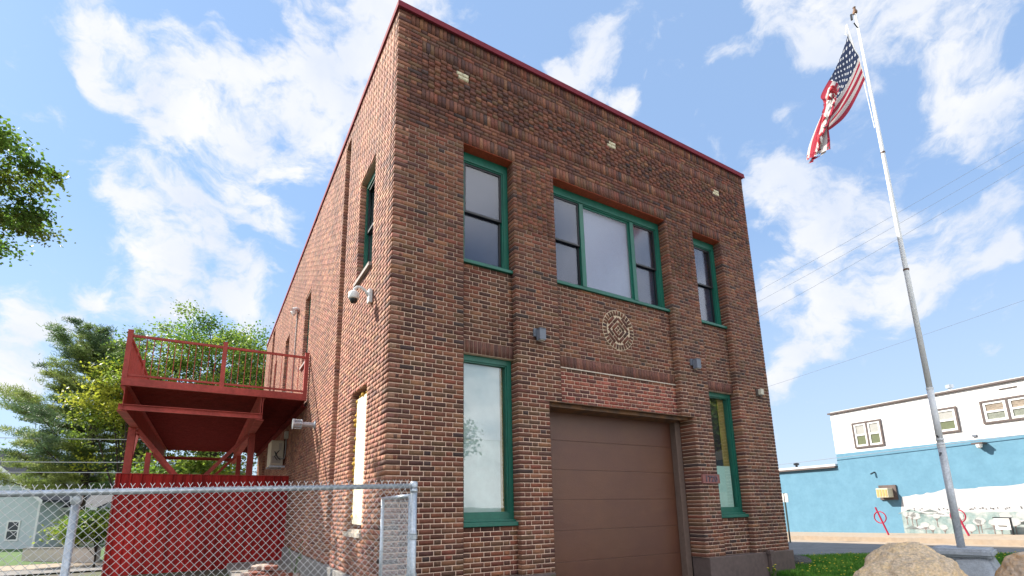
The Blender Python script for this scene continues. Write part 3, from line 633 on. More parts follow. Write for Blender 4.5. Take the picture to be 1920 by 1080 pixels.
s = MB(); s.box(-.09, -.002, 9.2, 9.42, 3.42, 3.62, GREYB if False else mat('pale_box', (.5, .5, .48), .5)); s.build('junction_box', ac)

# ------------------------------------------------------------------ red steel balcony on the side
bal = thing('balcony', (-1.8, 12.5, 0), 'red steel balcony with railings carried on posts beside the brick wall', 'balcony')
YF, YB, XL, XR, ZD = 6.27, 18.9, -3.62, -.03, 4.02
mb = MB(); mb.box(XL, XR, YF - .012, YF + .01, 3.945, 4.115, REDP); mb.box(XL, XL + .01, YF, YB, 3.945, 4.115, REDP); mb.box(XL, XR, YB, YB + .01, 3.945, 4.115, REDP)
mb.box(XL, XR, YF - .06, YF - .013, 3.945, 3.957, REDP)
mb.build('fascia', bal)
mb = MB(); yy = YF + .02
while yy < YB - .05:
    mb.add([(XL + .02, yy, 3.985), (XR, yy, 3.985), (XR, yy + .03, 3.955), (XL + .02, yy + .03, 3.955), (XR, yy + .075, 3.955), (XL + .02, yy + .075, 3.955), (XR, yy + .105, 3.985), (XL + .02, yy + .105, 3.985), (XR, yy + .15, 3.985), (XL + .02, yy + .15, 3.985)], [(0, 1, 2, 3), (3, 2, 4, 5), (5, 4, 6, 7), (7, 6, 8, 9)], REDU); yy += .15
mb.box(XL + .02, XR, YF + .02, YB, 3.987, 4.0, REDU)
mb.build('deck', bal)
for x in (-3.55, -1.0):
    mb = MB(); mb.box(x - .085, x + .085, YF - .0, YB - .2, 3.41, 3.425, REDP); mb.box(x - .006, x + .006, YF, YB - .2, 3.425, 3.93, REDP); mb.box(x - .085, x + .085, YF, YB - .2, 3.93, 3.944, REDP); mb.build('girder', bal)
mb = MB(); mb.box(-.14, -.0, YF + .02, YB, 3.80, 3.81, REDU); mb.box(-.08, -.07, YF + .02, YB, 3.81, 3.944, REDU)
mb.build('girder', bal)
for y, m_ in ((YF + .03, REDP), (17.6, REDP)):
    mb = MB(); mb.box(-3.62, -.95, y, y + .012, 3.44, 3.56, m_); mb.box(-3.62, -.95, y - .05, y + .0, 3.548, 3.56, m_); mb.box(-3.62, -.95, y - .05, y, 3.44, 3.452, m_)
    mb.box(-.97, -.955, y - .02, y + .1, 3.56, 3.94, m_); mb.build('cross_beam', bal)
for (x, y) in ((-3.6, 8.68), (-.97, 8.72), (-3.75, 14.9), (-.95, 14.9)):
    s = MB(); s.box(x - .075, x + .075, y - .075, y + .075, 0.02 + float(gz(x, y)), 3.409, REDP); s.build('post', bal)
for y, xa, xb in ((8.72, -3.58, -.99), (14.93, -3.7, -.99)):
    s = MB(); xm = (xa + xb) / 2
    s.beam((xa + .08, y, 3.38), (xm - .2, y, 2.15), .09, .10, REDP, (0, 1, 0)); s.build('brace', bal); s = MB(); s.beam((xb - .08, y, 3.38), (xm + .2, y, 2.15), .09, .10, REDP, (0, 1, 0)); s.build('brace', bal)
for x in (-3.6, -.97):
    s = MB(); s.beam((x, 8.8, 2.4), (x, 9.9, 3.4), .05, .06, REDP, (1, 0, 0)); s.build('brace', bal)
# railings
def rail_run(p, q, name='railing'):
    p = Vector(p); q = Vector(q); d = q - p; n = max(1, int(d.length / .125))
    s = MB(); s.beam(p + Vector((0, 0, .93)), q + Vector((0, 0, .93)), .05, .05, REDP); s.beam(p + Vector((0, 0, .08)), q + Vector((0, 0, .08)), .045, .04, REDP)
    for i in range(1, n):
        c = p + d * (i / n); s.beam(c + Vector((0, 0, .10)), c + Vector((0, 0, .905)), .014, .014, REDP, (1, 0, 0))
    return s.build(name, bal)
posts = [(-3.585, YF + .03), (-1.83, YF + .03), (-.07, YF + .03)] + [(-3.585, YF + .03 + 2.5 * i) for i in range(1, 6)]
for (x, y) in posts:
    s = MB(); s.box(x - .045, x + .045, y - .045, y + .045, 4.0, 5.14, REDP); s.box(x - .05, x + .05, y - .05, y + .05, 5.14, 5.15, REDP); s.build('railing_post', bal)
rail_run((-3.54, YF + .03, 4.1), (-1.875, YF + .03, 4.1)); rail_run((-1.785, YF + .03, 4.1), (-.115, YF + .03, 4.1))
for i in range(5): rail_run((-3.585, YF + .08 + 2.5 * i, 4.1), (-3.585, YF - .02 + 2.5 * (i + 1), 4.1))
# corrugated red screen wall
cw = thing('corrugated_screen', (-1.9, 8.5, 0), 'dark red corrugated metal screen wall below the balcony', 'metal screen')
mb = MB(); x = -3.755; prof = []
while x < -.02:
    for dx, dy in ((0, 0), (.04, 0), (.052, -.045), (.082, -.045), (.094, 0), (.13, 0), (.135, -.01), (.145, -.01), (.15, 0)): prof.append((min(x + dx, -.01), 8.5 + dy))
    x += .205
vs = [(px_, py_, z) for (px_, py_) in prof for z in (-.1, 2.285)]; fs = [(2 * i, 2 * i + 2, 2 * i + 3, 2 * i + 1) for i in range(len(prof) - 1)]
mb.add(vs, fs, REDC); mb.box(-3.76, -.01, 8.504, 8.56, 2.2, 2.27, REDC); mb.box(-3.76, -.01, 8.504, 8.56, -.1, 0.0, REDC); mb.build('sheeting', cw)
mb = MB(); mb.box(-3.765, -.005, 8.46, 8.575, 2.286, 2.3, REDP); mb.box(-3.775, -3.757, 8.47, 8.575, -.1, 2.285, REDP); mb.build('edge_trim', cw)

# ------------------------------------------------------------------ chain link fence
def link_panel(mb, org, du, length, z0, z1f, w=.060, r=.0018, m=WIRE, nrm=(0, 1, 0)):
    org = Vector(org); du = Vector(du).normalized(); nn = Vector(nrm)
    n = int(length / w)
    for sgn in (1, -1):
        i = -int(2.2 / w)
        while i * w < length + 2.2:
            u0 = i * w
            # line u = u0 + sgn*(z - z0); clip to 0..length
            pts = []
            za, zb = 0.0, z1f(0) - z0
            lo, hi = za, zb
            if sgn > 0: lo = max(lo, -u0); hi = min(hi, length - u0)
            else: lo = max(lo, u0 - length); hi = min(hi, u0)
            if hi - lo > .03:
                top = z1f(min(max(u0 + sgn * hi, 0), length)) - z0 if hi > zb - .001 else hi
                a = org + du * (u0 + sgn * lo) + Vector((0, 0, z0 + lo)) + nn * (.0022 * sgn); c = org + du * (u0 + sgn * hi) + Vector((0, 0, z0 + top)) + nn * (.0022 * sgn)
                mb.tube([a, c], r, m, 4, False)
            i += 1
fc = thing('chain_link_fence', (-2.5, -1.6, 0), 'galvanised chain link fence with top rail in front of the red screen', 'fence')
XF0, XF1, YFN = -5.6, -.235, -1.6
def zr(x): return 1.515 + (x + 3.13) * .0262
s = MB(); s.tube([(XF0, YFN - .02, zr(XF0)), (XF1, YFN - .02, zr(XF1))], .0225, GALV, 12); s.build('top_rail', fc, smooth=True)
s = MB(); link_panel(s, (XF0, YFN + .006 - .05, 0), (1, 0, 0), XF1 - XF0, .03, lambda u: zr(XF0 + u) + .028)
x = XF0 + .03
while x < XF1 - .02:     # twisted ends above the rail
    z = zr(x) + .028
    for sg in (-1, 1): s.tube([(x - sg * .003, YFN - .046, z - .01), (x + sg * .004, YFN - .046, z + .012), (x + sg * .015, YFN - .044, z + .03)], .0021, WIRE, 4, False)
    x += .060
s.build('wire_mesh', fc)
for (x, r_, zz) in ((-2.71, .026, 0), (-5.6, .026, 0)):
    s = MB(); s.tube([(x, YFN + .02, -.1), (x, YFN + .02, zr(x) - .03)], r_, GALV, 14); s.lathe((x, YFN + .02, zr(x) - .06), [(r_ + .004, -.02), (r_ + .01, 0), (r_ + .01, .04), (.02, .085), (0, .09)], GALV, 14); s.build('post', fc, smooth=True)
s = MB(); s.tube([(-.21, -1.62, -.1), (-.21, -1.62, 1.60)], .0325, GALV, 18); s.lathe((-.21, -1.62, 1.59), [(.036, -.01), (.037, .03), (.03, .042), (0, .046)], GALV, 18)
for z in (1.545, 1.15, .78, .35): s.lathe((-.21, -1.62, z), [(.033, -.014), (.037, -.012), (.037, .012), (.033, .014)], GALV, 18)
s.build('post', fc, smooth=True)
gt = thing('chain_link_gate', (-.14, -.9, 0), 'open galvanised chain link gate folded back against the brick corner', 'gate')
ga, gb = Vector((-.21, -1.54, 0)), Vector((-.075, -.22, 0)); gd_ = (gb - ga)
s = MB()
for p in (ga, gb): s.tube([p + Vector((0, 0, .06)), p + Vector((0, 0, 1.50))], .021, GALV, 12)
s.tube([ga + Vector((0, 0, 1.50)), gb + Vector((0, 0, 1.50))], .021, GALV, 12); s.tube([ga + Vector((0, 0, .06)), gb + Vector((0, 0, .06))], .021, GALV, 12); s.build('frame', gt, smooth=True)
s = MB(); link_panel(s, ga + gd_.normalized() * .02, gd_, gd_.length - .04, .08, lambda u: 1.49, w=.060, r=.0016, nrm=(1, -.1, 0)); s.build('wire_mesh', gt)
for z in (1.12, .78):
    s = MB(); s.tube([(-.255, -1.6, z), (-.21, -1.57, z), (-.2, -1.54, z)], .014, GALV, 8); s.lathe((-.21, -1.62, z), [(.034, -.02), (.041, -.018), (.041, .018), (.034, .02)], GALV, 16); s.build('hinge', gt)

# ------------------------------------------------------------------ brick rubble behind the fence
rb = MB(); rr = random.Random(3); BR2 = mat('loose_brick', (.26, .09, .06), .9, var=.35, scale=9, bump=.6); BR3 = mat('mortared_brick', (.45, .36, .30), .9, var=.35, scale=9, bump=.6)
def loose(x, y, z, a, tilt, m):
    T = Matrix.Translation((x, y, z)) @ Matrix.Rotation(a, 4, 'Z') @ Matrix.Rotation(tilt, 4, 'X')
    rb.box(-.1, .1, -.048, .048, -.029, .029, m, T=lambda p: tuple(T @ Vector(p)))
for i in range(150):
    x = rr.uniform(-1.75, -.5); h = .28 + .22 * math.exp(-((x + .95) / .3) ** 2); z = rr.uniform(0.02, h); loose(x, 3.4 + rr.uniform(-.3, .3), z, rr.uniform(-.5, .5), rr.uniform(-.25, .25), rr.choice([BR2, BR2, BR3]))
for j in range(5):
    for i in range(5 - j // 2):
        x = -1.35 + .2 * i + .1 * (j % 2) + j * .04; loose(x, 3.05, .06 + .067 * j, rr.uniform(-.06, .06), 0, rr.choice([BR2, BR2, BR3]))
ro = rb.build('brick_rubble', bevel=0); tag(ro, 'heap of loose old bricks on the ground behind the fence', 'rubble', kind='stuff')

# ------------------------------------------------------------------ flagpole, flag, stone pedestal, boulders
PX, PY = 9.01, -2.605
pd_ = thing('stone_pedestal', (PX, PY, 0), 'grey stone pedestal with a flat slab cap carrying the flagpole', 'pedestal')
STONE = mat('grey_stone', (.40, .42, .45), .85, var=.2, scale=14, bump=.6, bscale=50)
import mathutils.noise as mn
def rough(bm_, amp, fq, seed=0):
    for v in bm_.verts:
        p = v.co * fq + Vector((seed, seed * 2, 0)); v.co += v.normal * amp * (mn.noise(p) + .5 * mn.noise(p * 2.3) + .25 * mn.noise(p * 5))
def blockmesh(name, w0, d0, w1, d1, h, loc, ang, m, parent, sub=5, amp=.012, bev=.03):
    bm_ = bmesh.new(); bmesh.ops.create_cube(bm_, size=1)
    for v in bm_.verts:
        t = v.co.z + .5; v.co.x *= w0 + (w1 - w0) * t; v.co.y *= d0 + (d1 - d0) * t; v.co.z = t * h
    bmesh.ops.bevel(bm_, geom=bm_.edges[:], offset=bev, segments=2, affect='EDGES')
    bmesh.ops.subdivide_edges(bm_, edges=bm_.edges[:], cuts=sub, use_grid_fill=True)
    bm_.normal_update(); rough(bm_, amp, 6)
    me = bpy.data.meshes.new(name); bm_.to_mesh(me); bm_.free(); me.materials.append(m)
    me.polygons.foreach_set('use_smooth', [True] * len(me.polygons))
    o = bpy.data.objects.new(name, me); COL.objects.link(o); o.location = loc; o.rotation_euler.z = ang
    o.parent = parent; o.matrix_parent_inverse = Matrix.Translation(parent.location).inverted(); return o
PA = R(12)
blockmesh('slab', .80, .80, .78, .78, .125, (PX, PY, .485), PA, STONE, pd_)
blockmesh('base', 1.12, 1.12, .68, .68, .60, (PX, PY, -.115), PA, STONE, pd_, amp=.02)
fp = thing('flagpole', (PX, PY, .6), 'tall white flagpole with peeling paint standing on the stone pedestal', 'flagpole')
POLE = mat('pole_paint', (.78, .78, .76), .45, var=.12, scale=6, col2=(.70, .71, .72))
POLEG = mat('pole_grey', (.60, .62, .64), .4, metal=.15, var=.2, scale=8)
s = MB(); s.tube([(PX, PY, .58), (PX, PY, 2.3)], .055, POLEG, 20); s.build('lower_shaft', fp, smooth=True)
s = MB(); s.tube([(PX, PY, 2.28), (PX, PY, 3.3)], .05, POLE, 20); s.tube([(PX, PY, 3.3), (PX - .005, PY, 5.6), (PX, PY, 8.0), (PX, PY, 11.45)], [.045, .04, .033, .02], POLE, 16); s.build('upper_shaft', fp, smooth=True)
for z, r_ in ((2.29, .058), (2.34, .056), (2.42, .058), (3.32, .053), (5.6, .046), (8.1, .038)): s = MB(); s.lathe((PX, PY, z), [(r_ - .004, -.02), (r_, -.018), (r_, .018), (r_ - .004, .02)], BROWNSTEEL if z > 3.4 else POLE, 16); s.build('collar', fp)
s = MB(); s.tube([(PX - .04, PY, 2.18), (PX - .13, PY - .01, 2.18), (PX - .16, PY - .01, 2.12)], .009, SASH, 6); s.build('cleat', fp); s = MB(); s.tube([(PX - .04, PY, 2.45), (PX - .09, PY - .01, 2.45), (PX - .10, PY, 2.48)], .009, SASH, 6)
s.build('cleat', fp)
s = MB(); s.lathe((PX, PY, 11.44), [(.022, 0), (.04, .02), (.045, .06), (.03, .1), (.02, .14), (.03, .17), (0, .2)], BROWNSTEEL, 12)
s.tube([(PX, PY, 11.42), (PX - .22, PY, 11.30)], .012, SASH, 6); s.tube([(PX - .22, PY, 11.30), (PX - .23, PY, 11.16)], .02, SASH, 6); s.tube([(PX - .01, PY, 11.08), (PX - .16, PY, 11.12)], .012, SASH, 6); s.build('truck', fp)
def onY(x, y, Y): r = ray(x, y); return CAM + r * ((Y - CAM[1]) / r[1])
FY = PY - .02
def fl_(x, y): p = onY(x, y, FY); return Vector(p)
s = MB(); s.tube([fl_(1587, 47), fl_(1585, 66)], .007, WHITEP, 5); s.tube([fl_(1588, 45), fl_(1603, 95), fl_(1619, 150), fl_(1640, 240)], .009, WHITEP, 5); s.tube([fl_(1587, 62), fl_(1620, 150), fl_(1623, 160)], .009, WHITEP, 5)
s.build('halyard', fp)
flg = thing('flag', fl_(1585, 68), 'worn striped flag with white stars hanging limp from the flagpole', 'flag')
Tp = [fl_(*p) for p in ((1585, 66), (1576, 96), (1568, 120), (1560, 140), (1549, 162), (1542, 180), (1545, 192), (1536, 225), (1526, 256), (1520, 288))]
Bp = [fl_(*p) for p in ((1618, 150), (1606, 175), (1594, 196), (1582, 214), (1568, 231), (1553, 244), (1541, 254), (1536, 268), (1532, 284), (1526, 303))]
def crv(P, t):
    t = t * (len(P) - 1); i = min(int(t), len(P) - 2); f_ = t - i; p0 = P[max(i - 1, 0)]; p1 = P[i]; p2 = P[i + 1]; p3 = P[min(i + 2, len(P) - 1)]
    return .5 * ((2 * p1) + (p2 - p0) * f_ + (2 * p0 - 5 * p1 + 4 * p2 - p3) * f_ ** 2 + (3 * p1 - p0 - 3 * p2 + p3) * f_ ** 3)
NU, NV = 80, 52; vs = []; uvs = {}
for i in range(NU + 1):
    for j in range(NV + 1):
        u = i / NU; v = j / NV; a = crv(Tp, u); c = crv(Bp, u); p = a.lerp(c, v)
        fold = math.sin(v * 9 + u * 5) * .05 * (.3 + u) + math.sin(v * 21 - u * 9) * .02 * (.3 + u) + (u ** 1.3) * .12 * math.cos(v * 14)
        p = p + Vector((.01 * math.sin(v * 17 + u * 8) * u, fold - .06, 0))
        vs.append(p); uvs[len(vs) - 1] = (u, v)
fs = [(i * (NV + 1) + j, (i + 1) * (NV + 1) + j, (i + 1) * (NV + 1) + j + 1, i * (NV + 1) + j + 1) for i in range(NU) for j in range(NV)
      if not (i > NU - 5 and rnd.random() < .25) and not (j < 2 and i > 50 and rnd.random() < .3)]
me = bpy.data.meshes.new('cloth'); me.from_pydata([tuple(p) for p in vs], [], fs)
uvl = me.uv_layers.new(name='UVMap')
for l in me.loops: uvl.data[l.index].uv = uvs[l.vertex_index]
me.polygons.foreach_set('use_smooth', [True] * len(me.polygons))
fm = bpy.data.materials.new('flag_cloth'); fm.use_nodes = True; t = fm.node_tree; bs = t.nodes['Principled BSDF']; bs.inputs['Roughness'].default_value = .85
uvn = N(t, 'ShaderNodeUVMap', uv_map='UVMap'); sp = N(t, 'ShaderNodeSeparateXYZ'); L(t, uvn.outputs[0], sp.inputs[0]); U, V = sp.outputs['X'], sp.outputs['Y']
odd = math_(t, 'MODULO', math_(t, 'FLOOR', math_(t, 'MULTIPLY', V, 13)), 2)
st = N(t, 'ShaderNodeMixRGB'); L(t, odd, st.inputs['Fac']); st.inputs['Color1'].default_value = (.32, .012, .035, 1); st.inputs['Color2'].default_value = (.50, .46, .44, 1)
inc = math_(t, 'MULTIPLY', math_(t, 'LESS_THAN', U, .38), math_(t, 'LESS_THAN', V, 7 / 13))
cu = math_(t, 'MULTIPLY', U, 5.5 / .38); cv = math_(t, 'MULTIPLY', V, 4.5 / (7 / 13))
def dots(ou, ov):
    a = math_(t, 'SUBTRACT', math_(t, 'FRACT', math_(t, 'ADD', cu, ou)), .5); c = math_(t, 'SUBTRACT', math_(t, 'FRACT', math_(t, 'ADD', cv, ov)), .5)
    return math_(t, 'LESS_THAN', math_(t, 'ADD', math_(t, 'MULTIPLY', a, a), math_(t, 'MULTIPLY', c, c)), .024)
dd = math_(t, 'MAXIMUM', dots(0, 0), dots(.5, .5))
ct = N(t, 'ShaderNodeMixRGB'); L(t, dd, ct.inputs['Fac']); ct.inputs['Color1'].default_value = (.022, .035, .085, 1); ct.inputs['Color2'].default_value = (.75, .75, .75, 1)
fx = N(t, 'ShaderNodeMixRGB'); L(t, inc, fx.inputs['Fac']); L(t, st.outputs[0], fx.inputs['Color1']); L(t, ct.outputs[0], fx.inputs['Color2'])
hd = N(t, 'ShaderNodeMixRGB'); L(t, math_(t, 'LESS_THAN', U, .012), hd.inputs['Fac']); L(t, fx.outputs[0], hd.inputs['Color1']); hd.inputs['Color2'].default_value = (.7, .68, .62, 1)
L(t, hd.outputs[0], bs.inputs['Base Color']); tl = N(t, 'ShaderNodeBsdfTranslucent'); L(t, hd.outputs[0], tl.inputs['Color'])
ms = N(t, 'ShaderNodeMixShader'); ms.inputs[0].default_value = .3; L(t, bs.outputs[0], ms.inputs[1]); L(t, tl.outputs[0], ms.inputs[2]); L(t, ms.outputs[0], t.nodes['Material Output'].inputs['Surface'])
me.materials.append(fm); fo = bpy.data.objects.new('cloth', me); COL.objects.link(fo); put(fo, flg)
# tattered bunched fly edge
s = MB(); rr = random.Random(5); REDF = mat('red_cloth', (.40, .02, .03), .9); WHF = mat('white_cloth', (.6, .56, .52), .9)
for i in range(26):
    u = rr.uniform(.5, 1); p = crv(Tp, u) + Vector((rr.uniform(-.03, .04), -.12, rr.uniform(-.04, .04))); q = p + Vector((rr.uniform(-.07, .07), rr.uniform(-.05, .05), rr.uniform(-.22, -.06)))
    s.tube([p, (p + q) / 2 + Vector((rr.uniform(-.03, .03), 0, 0)), q], [.028, .02, .004], rr.choice([REDF, WHF, WHF]), 5)
for i in range(14):
    p = crv(Tp, .53) + Vector((rr.uniform(-.02, .12), -.14, rr.uniform(-.13, .05))); s.lathe(p, [(0, -.04), (.035, -.02), (.04, .01), (0, .04)], REDF, 6, (rr.random(), rr.random(), 1))
tag(s.build('frayed_edge', flg, smooth=True), kind='stuff')

def boulder(name, c, size, seed, m, lab, shape=None):
    bm_ = bmesh.new(); bmesh.ops.create_icosphere(bm_, subdivisions=7, radius=1)
    for v in bm_.verts:
        p = v.co.copy(); n_ = mn.noise(p * 1.1 + Vector((seed, 0, 0))) * .22 + mn.noise(p * 2.6 + Vector((0, seed, 0))) * .10 + mn.noise(p * 7 + Vector((0, 0, seed))) * .035 + mn.noise(p * 18) * .016 + mn.noise(p * 40) * .010 - .07 * max(0, .12 - abs(mn.noise(p * 1.7 + Vector((seed, seed, 0))))) / .12 * .6
        q = p * (1 + n_)
        for k in range(3): q[k] = math.copysign(abs(q[k]) ** .85, q[k])
        if shape: q = shape(q)
        v.co = Vector((q.x * size[0], q.y * size[1], q.z * size[2]))
    me = bpy.data.meshes.new(name); bm_.to_mesh(me); bm_.free(); me.materials.append(m); me.polygons.foreach_set('use_smooth', [True] * len(me.polygons))
    o = bpy.data.objects.new(name, me); COL.objects.link(o); o.location = c; tag(o, lab, 'boulder', 'boulders on the lawn'); return o
TANR = mat('tan_rock', (.72, .55, .38), .9, var=.38, scale=11, bump=1, bscale=70, col2=(.70, .50, .28))
TANR2 = mat('warm_rock', (.66, .50, .36), .9, var=.25, scale=4, bump=.9, bscale=40, col2=(.52, .28, .10))
def cutr(q):
    if q.x > .25: q.z -= (q.x - .25) * .75
    return q
bp_ = atD(1712, 1100, 5.4)
boulder('boulder', (bp_[0] + .05, bp_[1], .26), (.60, .55, .64), 3.1, TANR, 'large rounded tan boulder left of the flagpole pedestal', cutr)
bp_ = atD(1955, 1100, 5.9); boulder('boulder', (bp_[0], bp_[1], .28), (.42, .4, .46), 8.2, TANR2, 'orange and tan boulder at the right edge of the lawn')
boulder('boulder', (9.55, .55, .05), (.42, .30, .17), 5.5, mat('dark_rock', (.09, .085, .08), .9, var=.4, scale=8, bump=1), 'low dark rock beside the right corner of the brick building')

# ------------------------------------------------------------------ grass with dandelions
def blades(name, pts, hmin, hmax, w, m, label, cat, seed=1):
    r_ = np.random.RandomState(seed); n = len(pts); h = r_.uniform(hmin, hmax, n); a = r_.uniform(0, 2 * np.pi, n); ln = r_.uniform(.1, .6, n) * h; la = r_.uniform(0, 2 * np.pi, n)
    dx = np.cos(a) * w; dy = np.sin(a) * w; v = np.zeros((n, 5, 3))
    v[:, 0] = pts - np.stack([dx, dy, dx * 0], 1); v[:, 1] = pts + np.stack([dx, dy, dx * 0], 1)
    mid = pts + np.stack([np.cos(la) * ln * .35, np.sin(la) * ln * .35, h * .6], 1); v[:, 2] = mid + np.stack([dx, dy, dx * 0], 1) * .8; v[:, 3] = mid - np.stack([dx, dy, dx * 0], 1) * .8
    v[:, 4] = pts + np.stack([np.cos(la) * ln, np.sin(la) * ln, h], 1)
    f4 = np.arange(n)[:, None] * 5 + np.array([0, 1, 2, 3]); f3 = np.arange(n)[:, None] * 5 + np.array([3, 2, 4])
    me = bpy.data.meshes.new(name); me.from_pydata(v.reshape(-1, 3).tolist(), [], f4.tolist() + f3.tolist()); me.materials.append(m)
    o = bpy.data.objects.new(name, me); COL.objects.link(o); return tag(o, label, cat, kind='stuff')
GR = mat('grass', (.085, .29, .02), .7, var=.45, scale=2.2, trans=.35, col2=(.17, .32, .04))
r_ = np.random.RandomState(2)
x = r_.uniform(7.8, 13.3, 110000); y = r_.uniform(-5.2, 2.7, 110000); ok = inside(x, y)
pts = np.stack([x[ok], y[ok], zl(x[ok], y[ok]) - .01], 1)
b = MB(); TURF = mat('turf', (.035, .10, .014), .95, var=.4, scale=5); b.add([(7.8, -7, 0), (8.6, -7, 0), (8.6, -.05, 0), (7.8, -.05, 0)], [(0, 1, 2, 3)], TURF)
gx = np.arange(8.6, 13.4, .3); gy = np.arange(-7, 2.8, .3)
for i in range(len(gx) - 1):
    for j in range(len(gy) - 1):
        c = [(gx[i], gy[j]), (gx[i + 1], gy[j]), (gx[i + 1], gy[j + 1]), (gx[i], gy[j + 1])]
        if inside(np.array([gx[i] + .15]), np.array([gy[j] + .15]))[0]: b.add([(p[0], p[1], float(zl(*p))) for p in c], [(0, 1, 2, 3)], TURF)
tag(b.build('lawn'), kind='structure')
blades('grass', pts, .05, .13, .007, GR, 'bright green grass on the small lawn at the corner', 'grass')
s = MB(); YEL = mat('dandelion_yellow', (.70, .55, .03), .8); rr = random.Random(9)
for i in range(500):
    x = rr.uniform(7.9, 13.3); y = rr.uniform(-4, 1.8)
    if not inside(np.array([x]), np.array([y]))[0]: continue
    z = rr.uniform(.07, .13) + float(zl(x, y)); s.lathe((x, y, z), [(0, -.004), (.014, 0), (.012, .008), (0, .01)], YEL, 7)
tag(s.build('dandelions'), 'yellow dandelions scattered through the lawn', 'flowers', kind='stuff')
def weed(x, y, h, n, seed, lab, col=(.10, .20, .02), flower=False):
    rr = random.Random(seed); o = thing('weed', (x, y, 0), lab, 'plant'); s = MB(); lm = mat('weed_leaf_%d' % seed if False else 'weed_leaf', col, .7, var=.3, trans=.3)
    st_ = MB()
    for i in range(n):
        a = rr.uniform(0, 6.28); hh = h * rr.uniform(.5, 1); tip = Vector((x + math.cos(a) * hh * .35, y + math.sin(a) * hh * .35, hh)); st_.tube([(x, y, 0), (x + math.cos(a) * hh * .1, y + math.sin(a) * hh * .1, hh * .5), tip], .004, lm, 4)
        for j in range(9):
            p = Vector((x, y, 0)).lerp(tip, rr.uniform(.25, 1)); d = Vector((rr.uniform(-1, 1), rr.uniform(-1, 1), rr.uniform(-.2, .8))).normalized(); q = d.cross(Vector((0, 0, 1))).normalized() * .014; l_ = rr.uniform(.04, .08)
            s.add([p, p + d * l_ * .5 + q, p + d * l_, p + d * l_ * .5 - q], [(0, 1, 2, 3)], lm)
        if flower: s.lathe(tip, [(0, 0), (.02, .006), (0, .014)], YEL, 7)
    st_.build('stem', o); s.build('foliage', o)
weed(-.16, -1.0, .52, 9, 1, 'yellow green weed growing at the foot of the open gate'); weed(7.28, -.35, .26, 6, 2, 'small weed with yellow flowers by the right plinth', flower=True)
weed(2.35, -.25, .52, 4, 4, 'dry weed stalks at the foot of the pier left of the garage door', (.3, .3, .2))
weed(-.35, 4.3, .9, 5, 6, 'tall dry weed stalks by the side wall behind the fence')

# ------------------------------------------------------------------ blue and white building across the street
bb = thing('painted_building', WP(-6, 4, 0), 'long blue and white rendered building across the street', 'building')
def wbox(mb, s0, s1, n0, n1, z0, z1, m): mb.box(s0, s1, n0, n1, z0, z1, m, T=lambda p: WP(*p))
mb = MB(); wbox(mb, -18, -2.78, 0, 9, 3.36, 5.06, WHITEW); wbox(mb, -18, -2.781, -.004, 9.01, -.3, 3.36, BLUEW); wbox(mb, -2.78, 14, .02, 7, -.3, 2.80, BLUEW); mb.build('wall', bb)
mb = MB(); wbox(mb, -18.1, -2.70, -.07, 9, 5.06, 5.12, TRIM); wbox(mb, -18.1, -2.72, .1, 9, 5.12, 5.17, mat('pale_flashing', (.6, .6, .6), .6)); wbox(mb, -2.70, 14, -.10, 7, 2.80, 2.87, TRIM); wbox(mb, -2.68, 14, -.02, 7, 2.87, 2.96, MATS['pale_flashing']); mb.build('roof', bb)
def bwin(s0, s1, z0, z1, lab, panes=1, dark=False):
    f = MB(); e = .06; wbox(f, s0 - e, s1 + e, -.05, .0, z1, z1 + e, TRIM); wbox(f, s0 - e, s1 + e, -.05, 0, z0 - e, z0, TRIM); wbox(f, s0 - e, s0, -.05, 0, z0, z1, TRIM); wbox(f, s1, s1 + e, -.05, 0, z0, z1, TRIM)
    w_ = (s1 - s0) / panes
    for i in range(1, panes): wbox(f, s0 + i * w_ - .03, s0 + i * w_ + .03, -.05, 0, z0, z1, TRIM)
    fo_ = f.build('window', bb); fo_['label'] = lab
    for i in range(panes):
        a, c = s0 + i * w_ + (.03 if i else 0), s0 + (i + 1) * w_ - (.03 if i < panes - 1 else 0); g_2 = MB(); zm = (z0 + z1) / 2; k = .07
        wbox(g_2, a, a + k, -.03, -.001, z0, z1, WHITEP); wbox(g_2, c - k, c, -.03, -.001, z0, z1, WHITEP); wbox(g_2, a + k, c - k, -.03, -.001, z1 - k, z1, WHITEP); wbox(g_2, a + k, c - k, -.03, -.001, z0, z0 + k, WHITEP); wbox(g_2, a + k, c - k, -.03, -.001, zm - .03, zm + .03, WHITEP); put(g_2.build('sash'), fo_)
        g_3 = MB(); wbox(g_3, a + k, c - k, -.006, -.002, zm + .03, z1 - k, mat('upper_blind', (.30, .25, .20), .3, var=.5, scale=4, vscale=(1, 1, 6)) if dark else mat('white_blind', (.34, .34, .32), .4)); wbox(g_3, a + k, c - k, -.006, -.002, z0 + k, zm - .03, mat('screen_grey', (.22, .24, .20), .4, var=.3, scale=5) if dark else mat('green_blind', (.13, .15, .085), .35)); put(g_3.build('pane'), fo_)
bwin(-4.72, -3.70, 3.56, 4.48, 'double window at the left end of the white upper wall', 2)
bwin(-7.22, -6.6, 3.74, 4.50, 'single narrow window in the middle of the white upper wall', 1)
bwin(-9.9, -8.0, 3.88, 4.52, 'wide window at the right of the white upper wall', 3, True)
mb = MB(); wbox(mb, -8.95, -8.5, -.03, .0, 4.86, 4.89, TRIM); mb.build('wall_vent', bb); mb = MB(); wbox(mb, -7.68, -7.56, -.05, 0, 3.45, 3.52, GREYB); mb.build('wall_vent', bb)
au = thing('window_air_conditioner', WP(-4.6, -.2, 1.4), 'beige air conditioner in a dark frame on the blue wall', 'air conditioner')
mb = MB(); wbox(mb, -4.92, -4.30, -.06, -.005, 1.43, 1.98, TRIM); mb.build('surround', au)
